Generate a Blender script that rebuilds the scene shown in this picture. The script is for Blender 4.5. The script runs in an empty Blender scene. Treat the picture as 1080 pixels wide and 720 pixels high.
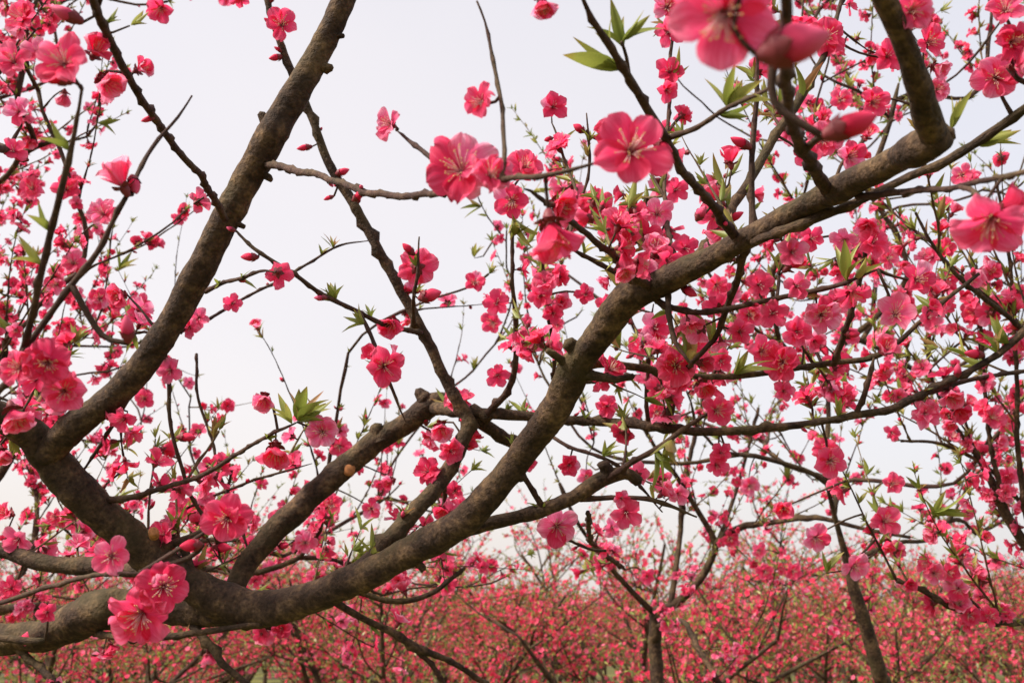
import bpy, math, random
import numpy as np
from mathutils import Vector, noise

# ------------------------------------------------------------------ camera, sky, sun, exposure
random.seed(11); rng = np.random.default_rng(11)
scene = bpy.context.scene
C = scene.collection
FPX = 1050.0
PITCH = math.radians(15.7)
CAM = np.array([0.0, 0.0, 1.6])
FW = np.array([0, math.cos(PITCH), math.sin(PITCH)])
UP = np.array([0, -math.sin(PITCH), math.cos(PITCH)])
RT = np.array([1.0, 0, 0])
cd = bpy.data.cameras.new('camera'); cam = bpy.data.objects.new('camera', cd); C.objects.link(cam)
cam.location = CAM.tolist(); cam.rotation_euler = (math.pi / 2 + PITCH, 0, 0)
cd.sensor_width = 36; cd.lens = 36 * FPX / 1080; cd.clip_start = 0.02; cd.clip_end = 2000
cd.dof.use_dof = True; cd.dof.focus_distance = 0.98; cd.dof.aperture_fstop = 13.0
scene.camera = cam

SUN_EL, SUN_AZ = math.radians(46), math.radians(-112)      # azimuth from +Y towards +X
w = bpy.data.worlds.new('World'); scene.world = w; w.use_nodes = True
nt = w.node_tree; nt.nodes.clear()
out = nt.nodes.new('ShaderNodeOutputWorld'); add = nt.nodes.new('ShaderNodeAddShader')
b1 = nt.nodes.new('ShaderNodeBackground'); b2 = nt.nodes.new('ShaderNodeBackground')
sky = nt.nodes.new('ShaderNodeTexSky'); sky.sky_type = 'NISHITA'; sky.sun_disc = False
sky.sun_elevation = SUN_EL; sky.sun_rotation = SUN_AZ; sky.dust_density = 6; sky.air_density = 1.0
nt.links.new(sky.outputs[0], b1.inputs[0]); b1.inputs[1].default_value = 0.05
# the overcast layer: thin cloud, soft large patches
tc = nt.nodes.new('ShaderNodeTexCoord'); nz = nt.nodes.new('ShaderNodeTexNoise')
nz.inputs['Scale'].default_value = 1.6; nz.inputs['Detail'].default_value = 3
cr = nt.nodes.new('ShaderNodeValToRGB')
cr.color_ramp.elements[0].position = .35; cr.color_ramp.elements[0].color = (.430, .417, .420, 1)
cr.color_ramp.elements[1].position = .68; cr.color_ramp.elements[1].color = (.476, .453, .442, 1)
nt.links.new(tc.outputs['Generated'], nz.inputs['Vector']); nt.links.new(nz.outputs['Fac'], cr.inputs[0])
# brighter, warmer cloud low on the left
dt = nt.nodes.new('ShaderNodeVectorMath'); dt.operation = 'DOT_PRODUCT'; dt.inputs[1].default_value = (-.62, .70, -.35)
nt.links.new(tc.outputs['Generated'], dt.inputs[0])
wr = nt.nodes.new('ShaderNodeValToRGB'); wr.color_ramp.elements[0].position = .15; wr.color_ramp.elements[0].color = (.97, .97, 1.0, 1)
wr.color_ramp.elements[1].position = .95; wr.color_ramp.elements[1].color = (1.13, 1.06, 1.0, 1)
nt.links.new(dt.outputs['Value'], wr.inputs[0])
wm = nt.nodes.new('ShaderNodeMixRGB'); wm.blend_type = 'MULTIPLY'; wm.inputs[0].default_value = 1
nt.links.new(cr.outputs[0], wm.inputs[1]); nt.links.new(wr.outputs[0], wm.inputs[2])
nt.links.new(wm.outputs[0], b2.inputs[0]); b2.inputs[1].default_value = 1.0
nt.links.new(b1.outputs[0], add.inputs[0]); nt.links.new(b2.outputs[0], add.inputs[1]); nt.links.new(add.outputs[0], out.inputs[0])
sl = bpy.data.lights.new('sun', 'SUN'); so = bpy.data.objects.new('sun', sl); C.objects.link(so)
sl.energy = 3.9; sl.angle = math.radians(10); sl.color = (1, .92, .79)
sd = Vector((math.sin(SUN_AZ) * math.cos(SUN_EL), math.cos(SUN_AZ) * math.cos(SUN_EL), math.sin(SUN_EL)))
so.rotation_euler = sd.to_track_quat('Z', 'Y').to_euler()
vs = scene.view_settings; vs.view_transform = 'Standard'; vs.look = 'None'; vs.exposure = 0.66; vs.gamma = 1
scene.cycles.max_bounces = 6; scene.cycles.transparent_max_bounces = 4

# ------------------------------------------------------------------ helpers
def P(x, y, d):
    return CAM + d * (FW + (x - 540) / FPX * RT + (360 - y) / FPX * UP)
def proj(p):
    q = np.asarray(p) - CAM
    d = q @ FW
    d = np.where(np.abs(d) < 1e-4, 1e-4, d)
    return 540 + FPX * (q @ RT) / d, 360 - FPX * (q @ UP) / d, d
def unit(v):
    v = np.asarray(v, float); return v / (np.linalg.norm(v) + 1e-12)
def U(a, b): return random.uniform(a, b)

# how thick the blossom stands, read off the photograph in 60 px cells
DM = np.array([[int(c) for c in r] for r in (
 '862111000011658567',
 '851000000132536645',
 '631000101234446511',
 '653101002655545523',
 '663020021655588654',
 '653110121545666545',
 '754211212445566444',
 '642233243343334445',
 '544454343344444555',
 '666666453334445666',
 '555555555555555555',
 '555555555555555555')], float)
def dens(x, y):
    if x < -120 or x > 1200 or y > 760: return 5.0
    gx = min(max(x / 60 - .5, 0), 17); gy = min(max(y / 60 - .5, 0), 11)
    i, j = int(gy), int(gx); i2, j2 = min(i + 1, 11), min(j + 1, 17); a, b = gy - i, gx - j
    return (DM[i, j] * (1 - a) * (1 - b) + DM[i2, j] * a * (1 - b) + DM[i, j2] * (1 - a) * b + DM[i2, j2] * a * b)

def attr_mix(nt, name='rnd'):
    a = nt.nodes.new('ShaderNodeAttribute'); a.attribute_name = name
    return a
def new_mat(name):
    m = bpy.data.materials.new(name); m.use_nodes = True; n = m.node_tree
    return m, n, n.nodes['Principled BSDF'], n.nodes['Material Output']
def ramp(n, stops):
    r = n.nodes.new('ShaderNodeValToRGB'); e = r.color_ramp.elements
    while len(e) < len(stops): e.new(.5)
    for k, (p, c) in enumerate(stops): e[k].position = p; e[k].color = (*c, 1)
    return r
def rnd_value(n):                    # per-flower value baked in the mesh plus the object's own random value
    a = attr_mix(n); oi = n.nodes.new('ShaderNodeObjectInfo')
    s = n.nodes.new('ShaderNodeMath'); s.operation = 'ADD'; n.links.new(a.outputs['Fac'], s.inputs[0]); n.links.new(oi.outputs['Random'], s.inputs[1])
    f = n.nodes.new('ShaderNodeMath'); f.operation = 'FRACT'; n.links.new(s.outputs[0], f.inputs[0])
    return f.outputs[0]
def mul(n, a, b, fac=1.0):
    m = n.nodes.new('ShaderNodeMixRGB'); m.blend_type = 'MULTIPLY'; m.inputs[0].default_value = fac
    n.links.new(a, m.inputs[1]); n.links.new(b, m.inputs[2]); return m.outputs[0]

def petal_mat(name, pale, mid, base, trans=.38):
    m, n, bs, o = new_mat(name)
    rad = attr_mix(n, 'rad')
    r = ramp(n, [(0, base), (.16, mid), (.55, mid), (1, pale)])
    n.links.new(rad.outputs['Fac'], r.inputs[0])
    v = ramp(n, [(0, (.85, .55, .65)), (.3, (1, .85, .9)), (.62, (1.0, 1.15, 1.08)), (1, (1.02, 2.7, 2.0))])
    n.links.new(rnd_value(n), v.inputs[0])
    col = mul(n, r.outputs[0], v.outputs[0])
    nz = n.nodes.new('ShaderNodeTexNoise'); nz.inputs['Scale'].default_value = 160; nz.inputs['Detail'].default_value = 3
    t = n.nodes.new('ShaderNodeTexCoord'); n.links.new(t.outputs['Object'], nz.inputs['Vector'])
    vv = ramp(n, [(.3, (.9, .72, .78)), (.65, (1, 1, 1))]); n.links.new(nz.outputs['Fac'], vv.inputs[0])
    col = mul(n, col, vv.outputs[0], .8)
    uv = n.nodes.new('ShaderNodeUVMap'); uv.uv_map = 'UVMap'; mp = n.nodes.new('ShaderNodeMapping'); mp.inputs['Scale'].default_value = (9, 1.3, 1)
    n.links.new(uv.outputs[0], mp.inputs[0]); ve = n.nodes.new('ShaderNodeTexNoise'); ve.inputs['Scale'].default_value = 1.5; ve.inputs['Detail'].default_value = 3; n.links.new(mp.outputs[0], ve.inputs['Vector'])
    vr = ramp(n, [(.38, (.93, .58, .68)), (.55, (1, 1, 1)), (.75, (1.03, 1.5, 1.35))]); n.links.new(ve.outputs['Fac'], vr.inputs[0])
    col = mul(n, col, vr.outputs[0], .9)
    bs.inputs['Roughness'].default_value = .6; bs.inputs['Specular IOR Level'].default_value = .15
    n.links.new(col, bs.inputs['Base Color'])
    bp = n.nodes.new('ShaderNodeBump'); bp.inputs['Strength'].default_value = .25; bp.inputs['Distance'].default_value = .001
    n.links.new(nz.outputs['Fac'], bp.inputs['Height']); n.links.new(bp.outputs[0], bs.inputs['Normal'])
    tr = n.nodes.new('ShaderNodeBsdfTranslucent'); n.links.new(col, tr.inputs['Color'])
    mx = n.nodes.new('ShaderNodeMixShader'); mx.inputs[0].default_value = trans
    n.links.new(bs.outputs[0], mx.inputs[1]); n.links.new(tr.outputs[0], mx.inputs[2]); n.links.new(mx.outputs[0], o.inputs[0])
    return m
M_PETAL = petal_mat('petal', (.98, .22, .38), (.97, .086, .235), (.48, .008, .04), .54)
M_BUD = petal_mat('bud_petal', (.85, .08, .19), (.72, .03, .10), (.42, .012, .045), .15)
M_FARPETAL = petal_mat('far_petal', (.95, .14, .25), (.93, .07, .17), (.55, .03, .07), .4)

def leaf_mat():
    m, n, bs, o = new_mat('leaf')
    v = ramp(n, [(0, (.22, .25, .05)), (.45, (.34, .36, .08)), (.8, (.46, .42, .12)), (1, (.42, .20, .09))])
    n.links.new(rnd_value(n), v.inputs[0])
    nz = n.nodes.new('ShaderNodeTexNoise'); nz.inputs['Scale'].default_value = 90
    t = n.nodes.new('ShaderNodeTexCoord'); n.links.new(t.outputs['Object'], nz.inputs['Vector'])
    vv = ramp(n, [(.3, (.65, .7, .6)), (.7, (1, 1, 1))]); n.links.new(nz.outputs['Fac'], vv.inputs[0])
    rad = attr_mix(n, 'rad'); r2 = ramp(n, [(0, (.85, .95, .8)), (.75, (1, 1, 1)), (1, (1.15, .7, .7))]); n.links.new(rad.outputs['Fac'], r2.inputs[0])
    col = mul(n, mul(n, v.outputs[0], vv.outputs[0]), r2.outputs[0])
    n.links.new(col, bs.inputs['Base Color']); bs.inputs['Roughness'].default_value = .45
    tr = n.nodes.new('ShaderNodeBsdfTranslucent'); n.links.new(col, tr.inputs['Color'])
    mx = n.nodes.new('ShaderNodeMixShader'); mx.inputs[0].default_value = .4
    n.links.new(bs.outputs[0], mx.inputs[1]); n.links.new(tr.outputs[0], mx.inputs[2]); n.links.new(mx.outputs[0], o.inputs[0])
    return m
M_LEAF = leaf_mat()
def plain(name, c, rough=.6):
    m, n, bs, o = new_mat(name)
    nz = n.nodes.new('ShaderNodeTexNoise'); nz.inputs['Scale'].default_value = 200
    t = n.nodes.new('ShaderNodeTexCoord'); n.links.new(t.outputs['Object'], nz.inputs['Vector'])
    r = ramp(n, [(.3, tuple(k * .6 for k in c)), (.7, tuple(min(1, k * 1.2) for k in c))]); n.links.new(nz.outputs['Fac'], r.inputs[0])
    n.links.new(r.outputs[0], bs.inputs['Base Color']); bs.inputs['Roughness'].default_value = rough
    return m
M_CALYX = plain('calyx', (.20, .018, .03)); M_FIL = plain('filament', (.92, .55, .55)); M_ANTH = plain('anther', (.75, .48, .20))
M_CUT = plain('cut_wood', (.42, .17, .06), .8)

def bark_mat(name, dark, mid, light, moss, mossamt, rings=1.0, bump=.9):
    m, n, bs, o = new_mat(name)
    uv = n.nodes.new('ShaderNodeUVMap'); uv.uv_map = 'UVMap'
    mp = n.nodes.new('ShaderNodeMapping'); mp.inputs['Scale'].default_value = (2.4, 130, 1)
    n.links.new(uv.outputs[0], mp.inputs[0])
    lent = n.nodes.new('ShaderNodeTexNoise'); lent.inputs['Scale'].default_value = 1; lent.inputs['Detail'].default_value = 4; lent.inputs['Roughness'].default_value = .6
    n.links.new(mp.outputs[0], lent.inputs['Vector'])
    t = n.nodes.new('ShaderNodeTexCoord')
    big = n.nodes.new('ShaderNodeTexNoise'); big.inputs['Scale'].default_value = 34; big.inputs['Detail'].default_value = 6; big.inputs['Roughness'].default_value = .65
    n.links.new(t.outputs['Object'], big.inputs['Vector'])
    fine = n.nodes.new('ShaderNodeTexNoise'); fine.inputs['Scale'].default_value = 240; fine.inputs['Detail'].default_value = 5
    n.links.new(t.outputs['Object'], fine.inputs['Vector'])
    r = ramp(n, [(.30, dark), (.5, mid), (.70, light)]); n.links.new(big.outputs['Fac'], r.inputs[0])
    rl = ramp(n, [(.36, (.55, .5, .5)), (.5, (1, 1, 1)), (.66, (1.5, 1.45, 1.35))]); n.links.new(lent.outputs['Fac'], rl.inputs[0])
    col = mul(n, r.outputs[0], rl.outputs[0], rings)
    rf = ramp(n, [(.32, (.5, .48, .46)), (.6, (1.15, 1.15, 1.15))]); n.links.new(fine.outputs['Fac'], rf.inputs[0])
    col = mul(n, col, rf.outputs[0], .8)
    # algae and lichen: grows on the upper side of the wood
    mz = n.nodes.new('ShaderNodeTexNoise'); mz.inputs['Scale'].default_value = 12; mz.inputs['Detail'].default_value = 5
    n.links.new(t.outputs['Object'], mz.inputs['Vector'])
    g = n.nodes.new('ShaderNodeNewGeometry'); sx = n.nodes.new('ShaderNodeSeparateXYZ'); n.links.new(g.outputs['Normal'], sx.inputs[0])
    a = n.nodes.new('ShaderNodeMath'); a.operation = 'MULTIPLY_ADD'; n.links.new(sx.outputs[2], a.inputs[0]); a.inputs[1].default_value = .10; n.links.new(mz.outputs['Fac'], a.inputs[2])
    rm = ramp(n, [(.50, (0, 0, 0)), (.66, (mossamt,) * 3)]); n.links.new(a.outputs[0], rm.inputs[0])
    mx = n.nodes.new('ShaderNodeMixRGB'); n.links.new(rm.outputs[0], mx.inputs[0]); n.links.new(col, mx.inputs[1]); mx.inputs[2].default_value = (*moss, 1)
    n.links.new(mx.outputs[0], bs.inputs['Base Color']); bs.inputs['Roughness'].default_value = .82; bs.inputs['Specular IOR Level'].default_value = .25
    h = n.nodes.new('ShaderNodeMath'); h.operation = 'ADD'; n.links.new(lent.outputs['Fac'], h.inputs[0]); n.links.new(fine.outputs['Fac'], h.inputs[1])
    bp = n.nodes.new('ShaderNodeBump'); bp.inputs['Strength'].default_value = bump; bp.inputs['Distance'].default_value = .0022
    n.links.new(h.outputs[0], bp.inputs['Height']); n.links.new(bp.outputs[0], bs.inputs['Normal'])
    return m
M_BARK = bark_mat('bark', (.020, .011, .008), (.054, .032, .021), (.16, .100, .056), (.10, .083, .028), .3, .8)
M_TWIG = bark_mat('twig_bark', (.03, .014, .012), (.06, .030, .024), (.11, .065, .045), (.12, .10, .04), .3, .6, .5)
M_SHOOT = bark_mat('shoot_bark', (.07, .03, .02), (.13, .075, .04), (.17, .13, .06), (.16, .15, .05), .5, .4, .3)

# ------------------------------------------------------------------ mesh assembly
class MB:
    def __init__(s): s.v = []; s.lv = []; s.lt = []; s.mi = []; s.rad = []; s.rnd = []; s.uv = []; s.n = 0
    def add(s, V, LV, LT, mi=0, rad=0.0, rnd=0.0, uv=None):
        V = np.asarray(V, float); LV = np.asarray(LV, np.int64); LT = np.asarray(LT, np.int64)
        s.v.append(V); s.lv.append(LV + s.n); s.lt.append(LT)
        s.mi.append(np.broadcast_to(np.asarray(mi, np.int64), LT.shape).copy())
        s.rad.append(np.broadcast_to(np.asarray(rad, float), (len(V),)).copy())
        s.rnd.append(np.broadcast_to(np.asarray(rnd, float), (len(V),)).copy())
        s.uv.append(np.zeros((len(LV), 2)) if uv is None else uv); s.n += len(V)
    def add_tpl(s, T, R, t, sc, rnd=0.0):
        V = (T['V'] * sc) @ R.T + t
        s.add(V, T['LV'], T['LT'], T['MI'], T['rad'], (T['rnd'] + rnd) % 1.0, T['uv'] + rnd * 7)
    def data(s): return dict(V=np.concatenate(s.v), LV=np.concatenate(s.lv), LT=np.concatenate(s.lt), MI=np.concatenate(s.mi),
                             rad=np.concatenate(s.rad), rnd=np.concatenate(s.rnd), uv=np.concatenate(s.uv))
    def mesh(s, name, mats):
        return mesh_from(s.data(), name, mats)
def mesh_from(T, name, mats):
    me = bpy.data.meshes.new(name)
    V, LV, LT = T['V'], T['LV'], T['LT']
    me.vertices.add(len(V)); me.vertices.foreach_set('co', V.astype(np.float32).ravel())
    me.loops.add(len(LV)); me.loops.foreach_set('vertex_index', LV.astype(np.int32))
    me.polygons.add(len(LT)); me.polygons.foreach_set('loop_start', np.concatenate([[0], np.cumsum(LT)[:-1]]).astype(np.int32))
    me.polygons.foreach_set('loop_total', LT.astype(np.int32))
    me.polygons.foreach_set('material_index', T['MI'].astype(np.int32))
    me.polygons.foreach_set('use_smooth', np.ones(len(LT), bool))
    for m in mats: me.materials.append(m)
    me.update(calc_edges=True)
    a = me.attributes.new('rad', 'FLOAT', 'POINT'); a.data.foreach_set('value', T['rad'].astype(np.float32))
    a = me.attributes.new('rnd', 'FLOAT', 'POINT'); a.data.foreach_set('value', T['rnd'].astype(np.float32))
    if 'uv' in T:
        u = me.uv_layers.new(name='UVMap'); u.data.foreach_set('uv', T['uv'].astype(np.float32).ravel())
    return me
def link(name, me, parent=None, loc=None, R=None, sc=1.0):
    o = bpy.data.objects.new(name, me); C.objects.link(o)
    if parent is not None: o.parent = parent
    if loc is not None: o.location = [float(k) for k in loc]
    if R is not None:
        from mathutils import Matrix
        o.rotation_euler = Matrix(R.tolist()).to_euler()
    o.scale = (sc, sc, sc)
    return o

def frame(n, spin=None):
    z = unit(n); a = unit(rng.normal(size=3)) if spin is None else np.asarray(spin, float)
    x = a - z * (a @ z)
    if np.linalg.norm(x) < 1e-3: x = np.cross(z, [1, 0, .3])
    x = unit(x); y = np.cross(z, x)
    return np.stack([x, y, z], 1)

def resample(pts, step):
    """Catmull-Rom through rows (x,y,z,r)"""
    p = np.asarray(pts, float); q = np.vstack([2 * p[0] - p[1], p, 2 * p[-1] - p[-2]]); o = []
    for i in range(1, len(q) - 2):
        L = np.linalg.norm(q[i + 1, :3] - q[i, :3]); k = max(1, int(L / step))
        for j in range(k):
            t = j / k; a, b, c, d = q[i - 1], q[i], q[i + 1], q[i + 2]
            o.append(.5 * ((2 * b) + (c - a) * t + (2 * a - 5 * b + 4 * c - d) * t * t + (3 * b - a - 3 * c + d) * t ** 3))
    o.append(p[-1]); o = np.array(o); o[:, 3] = np.maximum(o[:, 3], 2e-4)
    return o
def tube(mb, S, seg=8, rough=0.0, knots=0.0, mi=0, off=(0, 0, 0), cap=True, seed=0):
    """skin a sampled path (x,y,z,r); rough = lumpiness, knots = node swellings every few cm"""
    S = np.asarray(S, float); pts = S[:, :3]; r = S[:, 3].copy(); n = len(S)
    if n < 2: return
    T = np.gradient(pts, axis=0); T /= (np.linalg.norm(T, axis=1, keepdims=True) + 1e-12)
    s = np.concatenate([[0], np.cumsum(np.linalg.norm(np.diff(pts, axis=0), axis=1))])
    x = unit(np.cross(T[0], [.31, .17, 1.0])); F = [x]
    for i in range(1, n):
        x = F[-1] - T[i] * (F[-1] @ T[i]); F.append(unit(x))
    F = np.array(F); B = np.cross(T, F)
    th = np.arange(seg) / seg * 2 * math.pi
    D = F[:, None, :] * np.cos(th)[None, :, None] + B[:, None, :] * np.sin(th)[None, :, None]
    RR = np.repeat(r[:, None], seg, 1)
    if knots:
        ks = s / .021 + seed * .37; kk = np.floor(ks); fr = ks - kk; bumpy = np.exp(-((fr - .5) / .17) ** 2)
        hk = np.abs(np.sin(kk * 12.9 + seed * 3.1)); RR = RR * (1 + knots * 3.2 * (bumpy * (.3 + hk))[:, None] * np.clip(np.cos(th[None, :] - kk[:, None] * 2.4) * .8 + .35, 0, 1.2))
    if rough:
        for i in range(n):
            for j in range(seg):
                q = Vector(pts[i] + D[i, j] * r[i])
                a = noise.noise(q * 28 + Vector((seed, 0, 0))) * .6 + noise.noise(q * 75) * .35 + noise.noise(q * 160) * .2
                k = noise.noise(Vector((s[i] * 55 + seed * 3, math.cos(th[j]) * .5, math.sin(th[j]) * .5))) * .3
                kn = max(0, noise.noise(q * 17 + Vector((9 + seed, 5, 2))) - .22) * 1.5
                RR[i, j] *= 1 + rough * (a + k) + rough * kn
    V = (pts[:, None, :] + D * RR[:, :, None]).reshape(-1, 3) - np.asarray(off)
    i = np.arange(n - 1)[:, None]; j = np.arange(seg)[None, :]; j2 = (j + 1) % seg
    Q = np.stack([i * seg + j, i * seg + j2, (i + 1) * seg + j2, (i + 1) * seg + j], -1).reshape(-1, 4)
    uu = np.broadcast_to(j / seg, (n - 1, seg)); u2 = uu + 1 / seg; va = np.broadcast_to(s[:-1][:, None], (n - 1, seg)); vb = np.broadcast_to(s[1:][:, None], (n - 1, seg))
    uv = np.stack([np.stack([uu, va], -1), np.stack([u2, va], -1), np.stack([u2, vb], -1), np.stack([uu, vb], -1)], 2).reshape(-1, 2)
    # mirror u so the seam of the noise does not show
    uv[:, 0] = np.abs(uv[:, 0] * 2 - 1) * 3
    V = np.vstack([V, pts[0] - T[0] * r[0] * .6 - np.asarray(off), pts[-1] + T[-1] * r[-1] * .6 - np.asarray(off)])
    a, b = n * seg, n * seg + 1
    jj = np.arange(seg); jn = (jj + 1) % seg
    tri = np.concatenate([np.stack([np.full(seg, a), jn, jj], 1), np.stack([np.full(seg, b), (n - 1) * seg + jj, (n - 1) * seg + jn], 1)])
    LV = np.concatenate([Q.ravel(), tri.ravel()]); LT = np.concatenate([np.full(len(Q), 4), np.full(len(tri), 3)])
    uv = np.vstack([uv, np.zeros((len(tri) * 3, 2))])
    mb.add(V, LV, LT, mi, 0, 0, uv)

# ------------------------------------------------------------------ blossom, bud and leaf shapes (unit size: blossom radius 1)
def grid_faces(nu, nv):
    i = np.arange(nu - 1)[:, None]; j = np.arange(nv - 1)[None, :]
    q = np.stack([i * nv + j, i * nv + j + 1, (i + 1) * nv + j + 1, (i + 1) * nv + j], -1).reshape(-1, 4)
    return q.ravel(), np.full(len(q), 4)
def petal(mb, az, elev, L=1.0, W=.46, nu=7, nv=7, curl=.25, ruff=.07, rnd=0, twist=0, z0=0):
    u = (np.sin(np.linspace(0, 1, nu) * math.pi / 2) ** 1.1)[:, None] if nu > 4 else np.array([0, .42, .8, 1.0])[:, None]
    v = np.linspace(-1, 1, nv)[None, :]
    wprof = np.where(u < .6, W * (.13 + .87 * np.sin(math.pi / 2 * np.clip(u / .6, 0, 1)) ** 1.25), W * np.clip(1 - (np.clip(u - .6, 0, 1) / .415) ** 2.7, 0, 1) ** .45)
    notch = 1 - U(0, .07) * np.exp(-(v / .25) ** 2) * (u > .9)
    x = L * (u - .07 * v ** 2 * u ** 3) * notch; y = wprof * v
    ph = U(0, 6.28); ph2 = U(0, 6.28)
    z = curl * (v ** 2) * wprof * 1.6 + ruff * u * (np.sin(v * U(3.2, 6) + ph) + .6 * np.sin(u * 7 + v * 2 + ph2)) * (.3 + np.abs(v)) - .12 * curl * u ** 2 + x * 0
    x = x + y * 0
    ang = elev + (U(-.25, .25)) * 0 + curl * 1.1 * (1 - u) * 1.0       # steeper near the claw, opens outwards
    cx = np.cumsum(np.vstack([np.zeros((1, nv)), np.diff(x, axis=0) * np.cos(ang[1:] + v * 0)]), 0)
    cz = np.cumsum(np.vstack([np.zeros((1, nv)), np.diff(x, axis=0) * np.sin(ang[1:] + v * 0)]), 0)
    nx_ = -np.sin(ang + v * 0); nz_ = np.cos(ang + v * 0)
    X = cx + nx_ * z + .06; Z = cz + nz_ * z + z0; Y = y + twist * z
    ca, sa = math.cos(az), math.sin(az)
    V = np.stack([X * ca - Y * sa, X * sa + Y * ca, Z], -1).reshape(-1, 3)
    LV, LT = grid_faces(nu, nv)
    rad = (u + 0 * v).ravel()
    uvv = np.stack([(v + az * 3 + 0 * u).ravel(), rad], 1)[LV]
    mb.add(V, LV, LT, 0, rad, rnd, uvv)
def cone_ring(mb, prof, seg, mi=0, rad=0, rnd=0):
    """lathe profile [(r,z)...]"""
    th = np.arange(seg) / seg * 2 * math.pi; n = len(prof)
    V = np.array([[r * math.cos(t), r * math.sin(t), z] for r, z in prof for t in th])
    i = np.arange(n - 1)[:, None]; j = np.arange(seg)[None, :]; j2 = (j + 1) % seg
    Q = np.stack([i * seg + j, i * seg + j2, (i + 1) * seg + j2, (i + 1) * seg + j], -1).reshape(-1, 4)
    mb.add(V, Q.ravel(), np.full(len(Q), 4), mi, rad, rnd)
def blossom_petals(mb, kind, hi=True):
    nu, nv = (8, 7) if hi else (4, 4)
    a0 = U(0, 6.28)
    if kind == 'o':
        for k in range(5): petal(mb, a0 + k * 1.2566 + U(-.1, .1), U(.0, .5), U(.84, 1.08), U(.36, .45), nu, nv, U(.05, .45), U(.07, .16), U(0, .25), U(-.2, .2), .015 * (k % 2))
    elif kind == 'd':
        for k in range(6): petal(mb, a0 + k * 1.047 + U(-.14, .14), U(.05, .3), U(.88, 1.05), U(.38, .47), nu, nv, U(.1, .45), .17, U(0, .25), U(-.4, .4), .02 * (k % 2))
        for k in range(random.choice((1, 2, 4))): petal(mb, a0 + .5 + k * 1.2566 + U(-.25, .25), U(.3, .8), U(.55, .8), U(.26, .36), nu, nv, U(.2, .5), .14, U(0, .3), U(-.4, .4), .05)
    elif kind == 'h':
        for k in range(5): petal(mb, a0 + k * 1.2566 + U(-.12, .12), U(.4, .95), U(.88, 1.0), U(.36, .46), nu, nv, U(.3, .55), .08, U(0, .3), U(-.3, .3))
        if random.random() < .35:
            for k in range(3): petal(mb, a0 + .6 + k * 2.1, U(.9, 1.2), .75, .38, nu, nv, .4, .1, U(0, .3))
def stamens(mb, n, L=.55, spread=.75, seg=3):
    for k in range(n):
        az = U(0, 6.28); el = U(1.5 - spread, 1.5); l = L * U(.75, 1.1)
        d = np.array([math.cos(az) * math.cos(el), math.sin(az) * math.cos(el), math.sin(el)])
        p0 = np.array([math.cos(az) * .07, math.sin(az) * .07, .02]); c = d * l * .5 + np.array([0, 0, .06]); e = d * l
        S = np.array([[*p0, .011], [*(p0 + c), .009], [*(p0 + e), .007]])
        tube(mb, S, seg, mi=0)
        q = p0 + e; s = .024
        V = np.array([[s, 0, 0], [0, s, 0], [-s, 0, 0], [0, -s, 0], [0, 0, s], [0, 0, -s]]) + q
        F = [0, 1, 4, 1, 2, 4, 2, 3, 4, 3, 0, 4, 1, 0, 5, 2, 1, 5, 3, 2, 5, 0, 3, 5]
        mb.add(V, F, [3] * 8, 1)
    tube(mb, [[0, 0, 0, .014], [0, 0, .3, .01], [.02, 0, L * 1.05, .008]], 4, mi=0)
def calyx(mb, hi=True, mi=0, length=.34, w=.17):
    cone_ring(mb, [(.045, -length - .02), (.10, -length + .04), (w * .9, -length * .5), (w, -.06), (w * .82, .015), (.02, .03)], 10 if hi else 5, mi)
    for k in range(5):
        az = k * 1.2566 + .3; nu, nv = (5, 3) if hi else (3, 2)
        u = np.linspace(0, 1, nu)[:, None]; v = np.linspace(-1, 1, nv)[None, :]
        wp = .13 * np.sqrt(np.clip(1 - u ** 1.6, 0, 1)) + .01
        X = w * .85 + u * .26 + 0 * v; Y = wp * v; Z = -.055 - .02 * u + .12 * u * u + .03 * v * v
        ca, sa = math.cos(az), math.sin(az)
        V = np.stack([X * ca - Y * sa, X * sa + Y * ca, Z + 0 * X], -1).reshape(-1, 3)
        LV, LT = grid_faces(nu, nv); mb.add(V, LV, LT, mi)
def bud_shape(mb, hi=True, fat=.42, mi=0):
    seg, nn = (14, 9) if hi else (6, 5)
    th = np.arange(seg) / seg * 2 * math.pi
    V = []; rad = []
    for i in range(nn):
        t = i / (nn - 1); r = fat * (math.sin(math.pi * (t * .93 + .05)) ** .75) * (1 - .25 * t)
        for k, a in enumerate(th):
            rr = r * (1 + .07 * math.sin(3 * (a + t * 2.2)))
            V.append([rr * math.cos(a), rr * math.sin(a), t * 1.25]); rad.append(.25 + t * .75)
    i = np.arange(nn - 1)[:, None]; j = np.arange(seg)[None, :]; j2 = (j + 1) % seg
    Q = np.stack([i * seg + j, i * seg + j2, (i + 1) * seg + j2, (i + 1) * seg + j], -1).reshape(-1, 4)
    mb.add(np.array(V), Q.ravel(), np.full(len(Q), 4), mi, rad, U(0, .3))
def bud_calyx(mb, hi=True, mi=0, fat=.42):
    cone_ring(mb, [(.10, -.28), (.2, -.15), (fat * .66, -.02), (fat * .88, .07), (fat * .84, .12)], 10 if hi else 5, mi)
    for k in range(5):
        az = k * 1.2566; u = np.linspace(0, 1, 4)[:, None]; v = np.linspace(-1, 1, 3)[None, :]
        wp = .24 * np.sqrt(np.clip(1 - u ** 1.5, 0, 1)) + .01
        R = fat * (.80 + .28 * u) + .02; Z = .05 + u * .34; Y = wp * v; X = R - .1 * v * v * wp / .2 + 0 * u
        ca, sa = math.cos(az), math.sin(az)
        V = np.stack([X * ca - Y * sa, X * sa + Y * ca, Z + 0 * X], -1).reshape(-1, 3)
        LV, LT = grid_faces(4, 3); mb.add(V, LV, LT, mi)
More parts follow.
